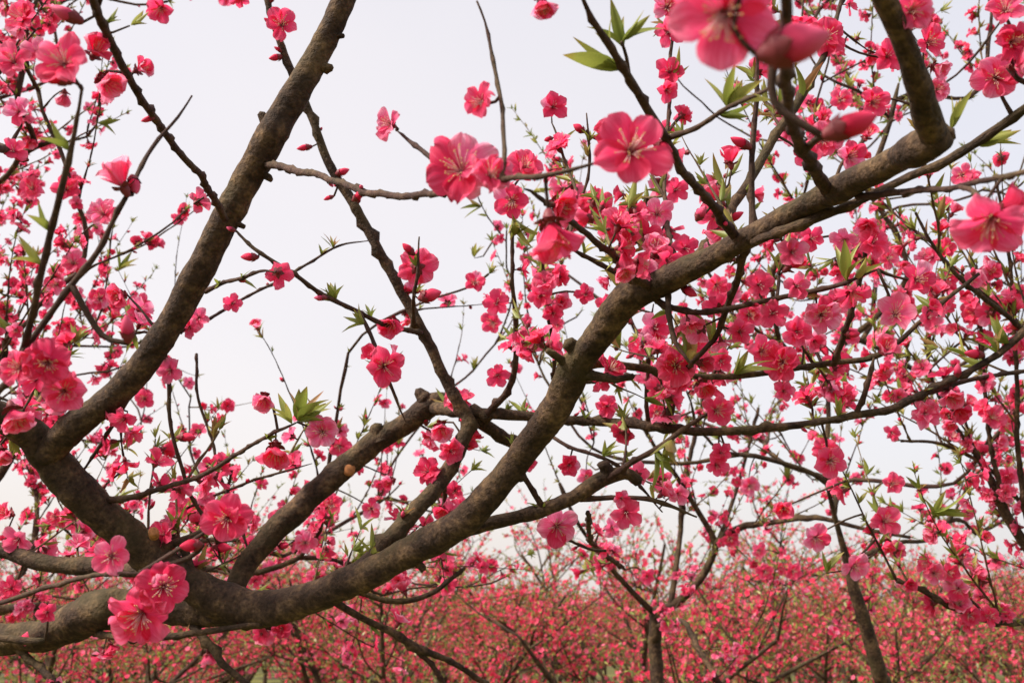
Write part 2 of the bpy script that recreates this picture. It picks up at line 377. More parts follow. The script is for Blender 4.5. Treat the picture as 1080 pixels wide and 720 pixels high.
def leaf(mb, d, L, W, rnd, hi=True, fold=.5, side=None, origin=(0, 0, 0), bend=.4, mi=0):
    nu, nv = (8, 5) if hi else (4, 3)
    u = np.linspace(0, 1, nu)[:, None]; v = np.linspace(-1, 1, nv)[None, :]
    wp = W * np.sin(np.pi * u ** .8) ** .9 * (1 - .25 * u) + .004
    y = wp * v; z = fold * np.abs(v) * wp; x = L * u + 0 * v
    R = frame(d, side)   # z axis along the leaf
    bx = -bend * L * u ** 2
    V = x[..., None] * R[:, 2] + y[..., None] * R[:, 1] + (z + bx)[..., None] * R[:, 0]
    LV, LT = grid_faces(nu, nv)
    mb.add(V.reshape(-1, 3) + np.asarray(origin), LV, LT, mi, (u + 0 * v).ravel(), rnd)
def leaf_tuft(mb, n, L=1.0, hi=True, spread=.55, W=.14, mi=0):
    for k in range(n):
        az = k * 2.4 + U(-.3, .3); sp = spread * U(.3, 1.3)
        d = np.array([math.cos(az) * math.sin(sp), math.sin(az) * math.sin(sp), math.cos(sp)])
        leaf(mb, d, L * U(.55, 1.05), W * U(.7, 1.2), U(0, .35), hi, U(.3, .9), -np.array([d[0], d[1], 0.01]), d * .03, U(-.1, .35), mi)

def make(fn, *a, **k):
    mb = MB(); fn(mb, *a, **k); return mb
TPL = {}                                    # full detail, as shared meshes; low detail, as merge templates
for kind, nvar in (('o', 6), ('d', 6), ('h', 5)):
    for i in range(nvar):
        pm = make(blossom_petals, kind, True)
        st = make(stamens, 30 if kind != 'h' else 22, .6 if kind != 'h' else .7, .8 if kind != 'h' else .45)
        ca = make(calyx, True)
        TPL[kind, i, 'hi'] = (pm.mesh('petals', [M_PETAL]), st.mesh('stamens', [M_FIL, M_ANTH]), ca.mesh('calyx', [M_CALYX]))
        lo = MB(); blossom_petals(lo, kind, False); calyx(lo, False, 1)
        n0 = len(lo.lt); stamens(lo, 7, .5, .7, 3)
        for q in range(n0, len(lo.mi)): lo.mi[q][:] = 2
        TPL[kind, i, 'lo'] = lo.data()
NV = {'o': 6, 'd': 6, 'h': 5, 'b': 4}
for i in range(4):
    fat = (.34, .40, .46, .38)[i]
    TPL['b', i, 'hi'] = (make(bud_shape, True, fat).mesh('bud', [M_BUD]), make(bud_calyx, True, 0, fat).mesh('calyx', [M_CALYX]))
    lo = MB(); bud_shape(lo, False, fat, 0); bud_calyx(lo, False, 1, fat); TPL['b', i, 'lo'] = lo.data()
for i in range(6):
    random.seed(50 + i)
    nl = (3, 4, 5, 6, 4, 7)[i]; sp = (.35, .5, .55, .45, .28, .65)[i]; Wd = (.13, .11, .13, .10, .11, .10)[i]
    TPL['l', i, 'hi'] = (make(leaf_tuft, nl, 1.0, True, sp, Wd).mesh('leaf_tuft', [M_LEAF]),)
    TPL['l', i, 'lo'] = make(leaf_tuft, nl, 1.0, False, sp, Wd).data()
NV['l'] = 6
random.seed(5)

# ------------------------------------------------------------------ a tree: branches, then what grows on them
def place_root(name, base, label, group=None, cat='tree'):
    r = bpy.data.objects.new(name, None); C.objects.link(r); r.location = [float(k) for k in base]
    r.empty_display_size = .1
    r['label'] = label; r['category'] = cat
    if group: r['group'] = group
    return r
class Tree:
    def __init__(s, base, label, group=None):
        s.base = np.asarray(base, float); s.root = place_root('peach_tree', base, label, group)
        s.br = []          # dict(S, kind, seg, rough, mat)
        s.items = []       # blossoms, buds, tufts
    def branch(s, S, kind='twig', seg=6, rough=0.0, knots=.25, mat=None):
        S = np.asarray(S, float); x, y, d = proj(S[:, :3])
        vis = ((x > -10) & (x < 1090) & (y > -10) & (y < 730) & (d > .05))
        wpx = 2 * S[:, 3] * FPX / np.maximum(d, .05)
        score = float((wpx * vis).sum()) if vis.any() else 0
        s.br.append(dict(S=S, kind=kind, seg=seg, rough=rough, knots=knots, mat=mat, score=score, x=x, y=y, d=d)); return s.br[-1]
    def px(s, rows, kind='twig', step=None, seg=None, rough=None, mat=None, pre=()):
        """rows of (x, y, depth, width px); pre = world rows (x,y,z,radius) before them"""
        W = [list(p) for p in pre]
        for (x, y, d, wd) in rows: W.append([*P(x, y, d), wd * d / FPX / 2])
        big = kind in ('limb', 'trunk'); mid = kind == 'branch'
        if kind != 'twig': W = [[*q[:3], q[3] * (.81 if kind == 'limb' else .86)] for q in W]
        S = resample(W, step or (.005 if big else .009 if mid else .0055))
        if not big:                                       # small irregular kinks of living wood
            for c in range(3):
                ph = U(0, 100); S[:, c] += np.array([noise.noise(Vector((i * .006 * 16 + ph, c * 7.1, 0))) for i in range(len(S))]) * .0026
        if kind == 'twig': k = min(8, len(S) // 3); S[-k:, 3] *= np.linspace(1, .45, k)
        return s.branch(S, kind, seg or (30 if big else 12 if mid else 7), (.22 if big else .15 if mid else 0) if rough is None else rough,
                        0 if big else .22, mat or (M_BARK if big or mid else M_TWIG))
    def item(s, kind, pos, nrm, size, anchor=None, rnd=None, var=None):
        x, y, d = proj(pos); px = size * FPX / max(d, .05)
        vis = -30 < x < 1110 and -30 < y < 750 and d > .05
        s.items.append(dict(k=kind, p=np.asarray(pos, float), n=unit(nrm), s=size, a=anchor, v=random.randrange(NV[kind]) if var is None else var,
                            score=float(px) if vis else 0.0, rnd=U(0, 1)))
    def stalk_path(s, it):
        a = it['a']; back = it['s'] * {'b': .28, 'l': 0.02}.get(it['k'], .34)
        e = it['p'] - it['n'] * back * .9
        m = (a + e) / 2 - it['n'] * np.linalg.norm(a - e) * .25
        r0 = .0012 + .0010 * (np.linalg.norm(a - e) > .03)
        return np.array([[*a, r0], [*m, r0 * .85], [*e, r0 * .8 if it['k'] != 'l' else .0008]])
    def finish(s, names=('blossom', 'bud', 'leaf_tuft'), limit=100):
        # wood
        groups = {}
        for b in s.br: groups.setdefault(b['kind'], []).append(b)
        for kind, L in groups.items():
            L.sort(key=lambda b: -b['score'])
            nkeep = min(limit, sum(1 for b in L if b['score'] > 0)) if len(L) > limit or True else len(L)
            if len(L) <= limit: nkeep = len(L)
            for i, b in enumerate(L[:nkeep]):
                mb = MB(); tube(mb, b['S'], b['seg'], b['rough'], b['knots'], 0, s.base, seed=i)
                link(kind, mb.mesh(kind, [b['mat']]), s.root)
            rest = L[nkeep:]
            if rest:
                mb = MB(); mats = [M_TWIG, M_BARK, M_SHOOT]
                for i, b in enumerate(rest): tube(mb, b['S'], min(b['seg'], 5), 0, b['knots'], mats.index(b['mat']), s.base, seed=i)
                o = link('twigs' if kind == 'twig' else kind + 's', mb.mesh(kind + 's', mats), s.root); o['kind'] = 'stuff'
        stalks = MB()
        for fam, nm, fams in ((('o', 'd', 'h'), names[0], 'blossoms'), (('b',), names[1], 'buds'), (('l',), names[2], 'leaf_tufts')):
            L = [i for i in s.items if i['k'] in fam]; L.sort(key=lambda i: -i['score'])
            nkeep = min(limit, len([1 for i in L if i['score'] > 0]))
            if len(L) <= limit: nkeep = len(L)
            for it in L[:nkeep]:
                R = frame(it['n']); mats = TPL[it['k'], it['v'], 'hi']
                o = link(nm, mats[0], s.root, it['p'] - s.base, R, it['s'])
                if it['k'] in 'odh':
                    link('stamens', mats[1], o); link('calyx', mats[2], o)
                elif it['k'] == 'b': link('calyx', mats[1], o)
                if it['a'] is not None:
                    if it['k'] == 'l': tube(stalks, s.stalk_path(it), 4, off=s.base)
                    else:
                        mb = MB(); Sp = resample(s.stalk_path(it), .006)
                        Sl = Sp.copy(); Sl[:, :3] = ((Sp[:, :3] - it['p']) @ R) / it['s']; Sl[:, 3] /= it['s']
                        tube(mb, Sl, 6); link('stalk', mb.mesh('stalk', [M_TWIG]), o)
            rest = L[nkeep:]
            if rest:
                mb = MB()
                for it in rest:
                    mb.add_tpl(TPL[it['k'], it['v'], 'lo'], frame(it['n']), it['p'] - s.base, it['s'], it['rnd'])
                    if it['a'] is not None: tube(stalks, s.stalk_path(it), 4, off=s.base)
                mm = {'o': [M_PETAL, M_CALYX, M_FIL], 'b': [M_BUD, M_CALYX], 'l': [M_LEAF]}[fam[0]]
                o = link(fams, mb.mesh(fams, mm), s.root); o['kind'] = 'stuff'
        if stalks.n:
            o = link('stalks', stalks.mesh('stalks', [M_TWIG]), s.root); o['kind'] = 'stuff'

UPW = np.array([0, 0, 1.0])
def grow_twig(tree, base, d0, L, r0, bl=.55, bu=.2, lf=.35, fsize=.018, step=.014, up=.10, wob=.10, mat=None, mask=True, thr=.9, node=.022, tuft=.02):
    """one shoot: straight and rising, with buds, blossoms and leaf tufts at its nodes; thins out where the photograph shows sky"""
    p = np.array(base, float); d = unit(d0); rows = [[*p, r0]]; n = int(L / step)
    if n < 3: return None
    for i in range(n):
        d = unit(d + up * step / .05 * UPW * .5 + rng.normal(size=3) * wob * .35)
        p = p + d * step
        if mask:
            x, y, dd = proj(p)
            if dd < .35: break
            if 0 < x < 1080 and 0 < y < 620 and dens(x, y) < thr and i > 2: break
        rows.append([*p, r0 * (1 - .72 * (i + 1) / n)])
    if len(rows) < 4: return None
    S = np.array(rows); b = tree.branch(S, 'twig', 6, 0, .3, mat or (M_TWIG if random.random() < .6 else M_SHOOT))
    dress(tree, S, bl, bu, lf, fsize, node, mask, tuft=tuft)
    return S
def dress(tree, S, bl, bu, lf, fsize, node=.022, mask=True, i0=0, tuft=.02, tip=True):
    L = np.concatenate([[0], np.cumsum(np.linalg.norm(np.diff(S[:, :3], axis=0), axis=1))]); t = node * U(.4, 1.4); az = U(0, 6.28)
    while t < L[-1]:
        i = min(int(np.searchsorted(L, t)), len(S) - 1); q = S[i, :3]; T = unit(S[i, :3] - S[max(i - 1, 0), :3]); R = frame(T, [1, .2, .1])
        az += 2.4 + U(-.4, .4); side = unit(R[:, 0] * math.cos(az) + R[:, 1] * math.sin(az) + T * U(.2, .7))
        x, y, dd = proj(q); k = 1.0
        if mask and -20 < x < 1100 and -20 < y < 700: k = min(1.3, dens(x, y) / 5.0)
        a = random.random(); r = S[i, 3]
        if a < bl * k:
            m = 1 if random.random() < .6 else 2
            for c in range(m):
                n_ = unit(side + rng.normal(size=3) * .45); fs = fsize * U(.78, 1.15)
                tree.item(random.choice('oohdohoohd'), q + n_ * (r + fs * .36 + (.012 if c else .003)) + (rng.normal(size=3) * .006 if c else 0), n_, fs, q)
        elif a < (bl + bu) * max(k, .5):
            n_ = unit(side + T * .6); fs = U(.004, .0085)
            tree.item('b', q + n_ * (r + fs * .3 + .001), n_, fs, q)
        if random.random() < lf * (.4 + .6 * k):
            n_ = unit(side * .8 + T * .7 + UPW * .3); tree.item('l', q + n_ * (r + .001), n_, tuft * U(.55, 1.3), q)
        t += node * U(.6, 1.5)
    if tip:
        T = unit(S[-1, :3] - S[-2, :3]); tree.item('l', S[-1, :3], unit(T + .15 * UPW), tuft * U(.6, 1.2))

# ------------------------------------------------------------------ ground
gm, n, bs, o_ = new_mat('ground')
t = n.nodes.new('ShaderNodeTexCoord'); nz = n.nodes.new('ShaderNodeTexNoise'); nz.inputs['Scale'].default_value = .6; nz.inputs['Detail'].default_value = 8
n.links.new(t.outputs['Object'], nz.inputs['Vector'])
r = ramp(n, [(.35, (.07, .05, .03)), (.5, (.10, .10, .018)), (.7, (.17, .16, .03))]); n.links.new(nz.outputs['Fac'], r.inputs[0])
n.links.new(r.outputs[0], bs.inputs['Base Color']); bs.inputs['Roughness'].default_value = 1
bp = n.nodes.new('ShaderNodeBump'); bp.inputs['Distance'].default_value = .1; n2 = n.nodes.new('ShaderNodeTexNoise'); n2.inputs['Scale'].default_value = 9
n.links.new(t.outputs['Object'], n2.inputs['Vector']); n.links.new(n2.outputs['Fac'], bp.inputs['Height']); n.links.new(bp.outputs[0], bs.inputs['Normal'])
mb = MB(); N = 60
gx = np.linspace(-1, 1, N); gx = np.sign(gx) * np.abs(gx) ** 2.2 * 900
XX, YY = np.meshgrid(gx, gx, indexing='ij')
ZZ = np.array([noise.noise(Vector((a * .13, b * .13, 0))) * .06 for a, b in zip(XX.ravel(), YY.ravel())])
LV, LT = grid_faces(N, N); mb.add(np.stack([XX.ravel(), YY.ravel(), ZZ], 1), LV[::-1], LT)
go = link('ground', mb.mesh('ground', [gm])); go['kind'] = 'structure'

# ------------------------------------------------------------------ the near tree, traced limb by limb
main = Tree((-1.02, 1.36, 0), 'nearest peach tree, thick brown limbs crossing the whole view, large blossoms')
X = main.px
# trunk rises out of frame to the left, then leans in
X([(-40, 676, 1.37, 38), (0, 673, 1.35, 36), (45, 670, 1.33, 38), (75, 657, 1.32, 46), (105, 643, 1.30, 50), (140, 640, 1.30, 42), (200, 640, 1.28, 42), (262, 643, 1.25, 44)],
  'trunk', pre=[(-1.02, 1.36, -.03, .075), (-1.03, 1.37, .3, .06), (-1.0, 1.38, .8, .052), (-.96, 1.38, 1.25, .045), (-.86, 1.37, 1.50, .034)])
X([(-330, 60, .82, 26), (-200, 230, .92, 30), (-90, 375, 1.03, 32), (-20, 428, 1.12, 36), (30, 455, 1.17, 42), (60, 492, 1.19, 46), (90, 524, 1.2, 46), (135, 565, 1.22, 45), (190, 610, 1.24, 44), (262, 641, 1.25, 48), (325, 631, 1.22, 42),
   (380, 609, 1.18, 40), (440, 578, 1.15, 40), (490, 548, 1.12, 39), (527, 508, 1.10, 37), (560, 466, 1.08, 37), (588, 428, 1.05, 40), (606, 388, 1.03, 42), (634, 350, 1.0, 38), (660, 316, .97, 44), (692, 299, .95, 40), (740, 277, .90, 32),
   (790, 250, .85, 29), (840, 222, .80, 29), (885, 198, .75, 34), (935, 174, .69, 36), (970, 155, .64, 40), (992, 143, .62, 36)], 'limb')
X([(46, 480, 1.18, 38), (75, 452, 1.17, 38), (112, 424, 1.16, 36), (152, 384, 1.15, 36), (186, 330, 1.14, 36), (212, 282, 1.13, 37), (240, 226, 1.12, 36), (264, 182, 1.11, 36), (286, 142, 1.1, 42), (300, 118, 1.1, 38), (322, 82, 1.1, 34),
   (345, 38, 1.1, 31), (368, -12, 1.1, 29), (400, -90, 1.12, 26), (420, -200, 1.15, 20)], 'limb')
X([(965, 165, .64, 30), (985, 150, .63, 34), (977, 118, .6, 33), (963, 72, .57, 32), (947, 30, .55, 31), (928, -12, .53, 29), (890, -100, .5, 24), (840, -220, .5, 18)], 'limb')
X([(238, 640, 1.28, 24), (262, 592, 1.31, 28), (300, 550, 1.33, 30), (345, 508, 1.35, 31), (390, 470, 1.37, 30), (430, 445, 1.38, 27), (455, 427, 1.38, 30), (470, 422, 1.38, 22)], 'limb')
X([(470, 563, 1.14, 20), (520, 551, 1.15, 18), (560, 541, 1.15, 18), (600, 526, 1.15, 19), (636, 505, 1.15, 20), (660, 499, 1.15, 16), (674, 508, 1.15, 14)], 'limb', rough=.28)
X([(-70, 586, 1.46, 20), (0, 580, 1.45, 21), (40, 592, 1.43, 22), (80, 597, 1.42, 22), (125, 599, 1.40, 20), (180, 606, 1.33, 18), (215, 622, 1.28, 16)], 'limb',
  pre=[(-.99, 1.38, 1.35, .02), (-.93, 1.45, 1.55, .016)])
X([(372, 607, 1.18, 22), (400, 580, 1.20, 20), (440, 536, 1.22, 20), (470, 500, 1.25, 18), (488, 465, 1.27, 17), (492, 442, 1.28, 19), (478, 415, 1.28, 14), (455, 368, 1.28, 13), (430, 320, 1.28, 12.5), (400, 265, 1.28, 12), (372, 215, 1.28, 11.5),
   (350, 178, 1.28, 11), (333, 135, 1.28, 10), (317, 98, 1.28, 10), (300, 58, 1.28, 9), (285, 15, 1.28, 8), (272, -40, 1.28, 7)], 'branch')
B_ = 'branch'
X([(455, 430, 1.38, 16), (478, 434, 1.32, 14), (520, 436, 1.28, 13), (560, 439, 1.28, 12), (600, 442, 1.27, 11), (650, 446, 1.25, 11), (700, 452, 1.22, 11), (750, 456, 1.2, 10), (800, 453, 1.2, 10), (850, 447, 1.2, 9), (900, 438, 1.2, 9), (940, 431, 1.2, 9),
   (970, 416, 1.2, 8), (1010, 398, 1.2, 8), (1045, 378, 1.2, 8), (1080, 350, 1.2, 9), (1140, 300, 1.2, 9)], B_)
X([(975, 415, 1.2, 5), (1020, 402, 1.22, 5), (1080, 392, 1.25, 4.5), (1140, 385, 1.27, 4)])
X([(488, 436, 1.29, 16), (515, 450, 1.30, 15), (540, 466, 1.32, 15), (556, 458, 1.34, 13), (575, 430, 1.36, 11), (596, 406, 1.38, 10), (640, 400, 1.36, 8), (690, 396, 1.34, 7)], B_)
X([(612, 384, 1.04, 16), (640, 384, 1.06, 10), (680, 389, 1.1, 9), (720, 396, 1.12, 8), (780, 396, 1.15, 7), (830, 390, 1.18, 7), (880, 382, 1.2, 7), (920, 376, 1.2, 7), (950, 358, 1.2, 6), (975, 336, 1.2, 5), (1000, 314, 1.2, 4.5), (1032, 288, 1.2, 4)], B_)
X([(604, 394, 1.03, 18), (628, 396, 1.02, 12), (650, 400, 1.02, 9), (668, 396, 1.02, 6)], B_)
X([(606, 385, 1.03, 13), (590, 378, 1.02, 10), (577, 370, 1.01, 7)], B_)
X([(732, 276, .93, 13), (760, 236, 1.0, 11), (790, 190, 1.05, 11), (815, 150, 1.08, 11), (842, 108, 1.1, 10), (862, 72, 1.12, 8), (875, 45, 1.15, 6), (888, 0, 1.2, 5), (900, -50, 1.2, 4)], B_, mat=M_BARK)
X([(795, 256, .84, 10), (830, 241, .8, 11), (870, 226, .78, 11), (920, 206, .76, 10), (960, 188, .75, 10), (1000, 170, .74, 11), (1040, 143, .72, 11), (1085, 110, .7, 10), (1150, 60, .65, 9)], B_)
X([(205, 610, 1.24, 10), (190, 570, 1.25, 10), (175, 573, 1.27, 9), (160, 580, 1.3, 8)], B_)
X([(160, 582, 1.22, 10), (185, 571, 1.24, 10), (208, 562, 1.25, 8), (226, 549, 1.26, 6), (240, 520, 1.27, 4), (246, 490, 1.28, 3)], B_)
X([(345, 628, 1.2, 9), (380, 650, 1.22, 8), (420, 671, 1.24, 8), (440, 684, 1.25, 10), (470, 694, 1.27, 7), (512, 722, 1.3, 6), (560, 770, 1.3, 5)], B_)
X([(438, 684, 1.25, 6), (455, 700, 1.26, 5), (470, 725, 1.27, 5)])
X([(270, 648, 1.26, 9), (305, 640, 1.28, 9), (345, 632, 1.3, 8), (372, 622, 1.32, 7), (400, 631, 1.33, 6.5), (430, 633, 1.34, 6.5), (460, 622, 1.35, 6), (491, 598, 1.36, 4)], B_)
X([(100, 668, 1.3, 8), (135, 671, 1.26, 8), (180, 670, 1.24, 8), (230, 665, 1.23, 7), (272, 658, 1.23, 6), (300, 655, 1.25, 4)], B_)
X([(200, 655, 1.27, 10), (222, 680, 1.25, 9), (235, 700, 1.24, 8), (262, 724, 1.23, 7), (280, 760, 1.22, 6)], B_)
X([(0, 672, 1.34, 9), (20, 686, 1.33, 9), (42, 704, 1.32, 8), (64, 724, 1.3, 7), (80, 750, 1.3, 6)], B_)
X([(-40, 674, 1.33, 10), (0, 673, 1.29, 9), (30, 676, 1.28, 9), (47, 675, 1.28, 6)], B_)
X([(190, 608, 1.24, 12), (230, 636, 1.3, 12), (262, 655, 1.33, 10), (300, 662, 1.36, 8)], B_)
# twigs
X([(-60, 652, .84, 5), (0, 634, .76, 5), (50, 620, .73, 5), (95, 608, .7, 4.6), (125, 602, .68, 4.4), (147, 602, .66, 3.5)], pre=[(-.96, 1.38, 1.3, .006), (-.80, 1.15, 1.45, .004)])
X([(114, 528, 1.2, 8), (150, 521, 1.19, 6), (190, 510, 1.16, 5), (230, 492, 1.12, 5), (262, 470, 1.06, 4), (298, 452, 1.0, 4), (312, 444, .98, 3)])
X([(140, 570, 1.22, 3), (190, 540, 1.3, 3), (240, 515, 1.3, 3), (290, 500, 1.3, 2.6), (330, 490, 1.3, 2)])
L15 = X([(270, 173, 1.11, 9), (286, 175, 1.09, 8), (330, 183, .97, 7), (365, 195, .87, 7), (400, 206, .79, 7.5), (440, 205, .71, 7), (480, 200, .63, 6.5), (520, 192, .57, 6), (560, 186, .53, 6), (600, 178, .51, 6), (628, 171, .5, 6), (645, 168, .5, 5)])
X([(690, 306, .95, 9), (672, 293, .92, 10), (655, 277, .88, 8), (630, 257, .81, 7), (605, 235, .75, 6), (580, 215, .68, 5), (552, 201, .6, 4.5)])
X([(672, 297, .94, 8), (650, 287, .93, 6), (625, 275, .92, 5), (600, 262, .9, 4)])
X([(444, 352, 1.27, 6), (420, 346, 1.22, 5), (395, 337, 1.17, 5), (350, 316, 1.12, 5), (310, 291, 1.08, 4.5), (272, 264, 1.07, 4), (245, 240, 1.1, 4)])
X([(378, 328, 1.14, 4.5), (388, 348, 1.13, 4.5), (398, 375, 1.12, 4), (412, 405, 1.12, 3.6), (420, 428, 1.12, 3.2), (428, 446, 1.12, 2.5)])
X([(237, 230, 1.10, 8), (220, 200, 1.0, 7), (200, 172, .92, 7), (172, 138, .84, 7.5), (142, 92, .75, 8), (117, 45, .68, 9), (103, 15, .64, 9), (92, -25, .6, 8), (80, -80, .58, 7)])
X([(-60, 470, .85, 8), (-20, 432, .70, 8), (10, 400, .64, 7), (25, 375, .62, 7), (50, 335, .62, 6.5), (75, 300, .62, 6.5), (103, 265, .62, 6), (120, 230, .62, 5), (133, 205, .62, 5), (160, 155, .65, 4.5), (185, 123, .66, 4), (201, 101, .67, 4)], pre=[(-.69, .98, 1.75, .006)])
X([(20, 386, .63, 7), (36, 325, .6, 7), (50, 255, .58, 7), (66, 193, .56, 7), (79, 140, .55, 6), (86, 96, .54, 6)])
X([(103, 15, .64, 6), (112, -15, .62, 5)])
X([(-40, 130, .78, 5), (0, 78, .76, 4), (20, 52, .76, 4), (38, 30, .76, 3.5)], pre=[(-.50, .9, 2.05, .004)])
X([(217, 308, 1.12, 5), (245, 295, 1.06, 4), (275, 286, 1.02, 3.5), (290, 288, 1.0, 3)])
X([(190, 350, 1.16, 4), (222, 336, 1.22, 3.5), (262, 312, 1.26, 3), (300, 292, 1.3, 3), (330, 275, 1.32, 2.8), (360, 258, 1.33, 2.4), (394, 252, 1.34, 1.8)])
X([(172, 355, 1.16, 5), (177, 400, 1.2, 4.5), (181, 445, 1.2, 4), (187, 480, 1.2, 4), (200, 520, 1.22, 4), (225, 560, 1.24, 4), (232, 590, 1.28, 4)])
X([(207, 372, 1.35, 3), (208, 405, 1.35, 3), (212, 430, 1.35, 3), (222, 462, 1.35, 3), (232, 500, 1.34, 3), (250, 545, 1.33, 4), (262, 580, 1.32, 4)])
X([(137, 418, 1.16, 5), (118, 450, 1.18, 4), (100, 478, 1.2, 4), (86, 500, 1.2, 4)])
X([(778, 252, .86, 11), (745, 210, .79, 9), (715, 170, .73, 9), (690, 128, .69, 9.5), (665, 86, .65, 9), (645, 50, .62, 8), (622, 12, .6, 7), (605, -25, .58, 6)])
X([(698, 148, .71, 6), (730, 135, .69, 5.5), (765, 117, .64, 5), (800, 98, .58, 4.5), (818, 84, .54, 4)])
X([(664, 84, .65, 5), (661, 62, .64, 4), (655, 45, .63, 3)])
X([(876, 202, .76, 14), (858, 178, .71, 13), (842, 148, .63, 12), (832, 110, .55, 12), (828, 70, .47, 13), (826, 30, .41, 13), (824, -20, .37, 12), (815, -90, .35, 10)], mat=M_TWIG)
X([(828, 66, .46, 9), (800, 30, .38, 9), (785, -10, .34, 9)])
X([(848, 160, .65, 8), (862, 146, .62, 7), (875, 140, .58, 5)])
X([(905, 206, .74, 8), (950, 203, .69, 7), (1000, 198, .62, 6), (1045, 188, .55, 6), (1080, 180, .5, 6), (1130, 168, .46, 6)])
X([(1012, 196, .6, 5), (1026, 205, .54, 6), (1034, 216, .5, 6)])
X([(684, 312, .96, 8), (705, 322, .95, 6.5), (740, 328, .94, 6), (790, 322, .93, 5.5), (840, 311, .92, 5.5), (885, 299, .91, 5), (926, 285, .9, 4)])
X([(903, 437, 1.2, 6), (912, 410, 1.19, 5.5), (922, 378, 1.19, 5)])
X([(880, 384, 1.19, 7), (893, 345, 1.15, 6), (905, 300, 1.12, 6), (912, 268, 1.1, 5), (915, 230, 1.1, 4)])
X([(530, 192, .56, 6), (535, 160, .57, 5), (528, 110, .6, 4.6), (520, 60, .62, 4.2), (510, 22, .63, 4), (502, 2, .63, 4)])
X([(482, 196, .62, 5), (455, 168, .66, 5), (432, 151, .69, 5), (418, 139, .71, 3.5)])
X([(437, 345, 1.28, 6), (436, 320, 1.2, 4), (440, 285, 1.18, 3.5), (442, 250, 1.18, 3)])
X([(718, 290, .93, 6), (704, 240, 1.0, 5), (702, 190, 1.08, 4), (705, 120, 1.12, 4), (708, 60, 1.15, 3.6), (712, -20, 1.2, 3)])
X([(792, 252, .85, 8), (793, 200, .86, 6.5), (795, 150, .86, 6), (797, 95, .86, 5), (800, 40, .86, 4)])
X([(583, 400, 1.38, 4), (585, 370, 1.3, 4), (578, 330, 1.26, 4), (573, 275, 1.24, 3.6), (575, 240, 1.24, 3)])
X([(600, 262, .9, 4), (603, 230, 1.0, 3.5), (608, 205, 1.05, 3), (595, 168, 1.1, 3), (583, 130, 1.15, 3)])
X([(604, 232, 1.0, 3), (620, 190, 1.0, 3), (621, 150, 1.0, 3), (620, 120, 1.0, 2.5)])
X([(786, 262, .86, 9), (780, 285, .9, 7.5), (770, 320, .95, 7), (756, 352, .98, 6), (732, 380, 1.0, 5), (722, 395, 1.1, 4)])
X([(703, 300, .95, 7), (707, 330, .93, 6), (713, 362, .92, 5), (726, 382, .91, 4)])
X([(684, 450, 1.23, 5), (682, 400, 1.2, 4), (686, 355, 1.18, 3.5), (690, 320, 1.16, 3)])
X([(702, 452, 1.22, 9), (712, 415, 1.2, 8), (718, 385, 1.2, 6), (724, 350, 1.2, 4)])
X([(512, 437, 1.28, 8), (535, 412, 1.26, 7), (545, 375, 1.24, 6), (543, 330, 1.22, 5), (540, 285, 1.2, 4), (541, 240, 1.2, 4), (543, 205, 1.2, 3.5)])
X([(560, 445, 1.28, 4), (600, 470, 1.22, 4), (650, 490, 1.2, 3.6), (700, 540, 1.2, 3)])
X([(640, 506, 1.15, 8), (665, 488, 1.12, 6), (700, 468, 1.1, 6), (740, 440, 1.1, 4), (770, 425, 1.1, 3)])
X([(612, 525, 1.15, 7), (650, 525, 1.14, 5), (690, 528, 1.13, 5), (735, 545, 1.12, 4)])
X([(575, 539, 1.15, 7), (560, 515, 1.14, 6), (545, 490, 1.13, 5), (540, 470, 1.13, 4)])
X([(470, 500, 1.25, 6), (468, 530, 1.3, 4), (460, 555, 1.3, 4)])
X([(620, 540, 1.15, 5), (626, 575, 1.5, 5), (660, 600, 1.7, 5)])
X([(640, 580, 1.2, 3), (620, 578, 1.19, 3), (600, 570, 1.18, 3), (590, 560, 1.18, 2.5)])
X([(950, 612, 1.45, 6), (985, 629, 1.45, 6), (1010, 643, 1.45, 7), (1040, 652, 1.45, 7), (1080, 656, 1.45, 7), (1160, 660, 1.45, 8)], pre=[])
main.br.pop()   # belongs to the tree on the right, built below

# cut and dead stubs on the limbs
for (x, y, d, wd, x2, y2, d2) in ((280, 140, 1.08, 12, 274, 118, 1.06), (348, 78, 1.1, 9, 353, 72, 1.1), (356, 42, 1.1, 7, 362, 38, 1.1), (294, 196, 1.1, 6, 300, 200, 1.1), (490, 540, 1.11, 13, 503, 522, 1.10),
                              (163, 578, 1.2, 14, 162, 556, 1.19), (455, 425, 1.37, 14, 440, 412, 1.36), (400, 462, 1.37, 16, 396, 448, 1.36), (432, 585, 1.14, 10, 448, 600, 1.13), (607, 375, 1.02, 18, 598, 360, 1.01), (640, 502, 1.14, 14, 636, 486, 1.13),
                              (240, 232, 1.12, 7, 258, 240, 1.11), (985, 150, .62, 20, 1003, 138, .61), (583, 440, 1.05, 12, 575, 428, 1.04), (118, 425, 1.15, 7, 112, 415, 1.14), (540, 492, 1.09, 12, 552, 505, 1.08)):
    bl_ = [b for b in main.br if b['kind'] in ('limb', 'trunk')]
    qx, qy, qd = [np.concatenate([b[k] for b in bl_]) for k in ('x', 'y', 'd')]; i_ = int(np.argmin(np.hypot(qx - x, qy - y) + 400 * np.abs(qd - d)))
    x, y, d = qx[i_], qy[i_], qd[i_]; wl = 2 * np.concatenate([b['S'][:, 3] for b in bl_])[i_] * FPX / d; L_ = math.hypot(x2 - x, y2 - y); k_ = min(1.0, (wl * .5 + 8) / max(L_, 1)); x2 = x + (x2 - x) * k_; y2 = y + (y2 - y) * k_
    main.px([(x, y, d, wd * 1.5), (x * .4 + x2 * .6, y * .4 + y2 * .6, d - .002, wd * 1.15), (x2, y2, d - .004, wd * .8)], 'stub', step=.003, seg=10, rough=.3, mat=M_BARK)

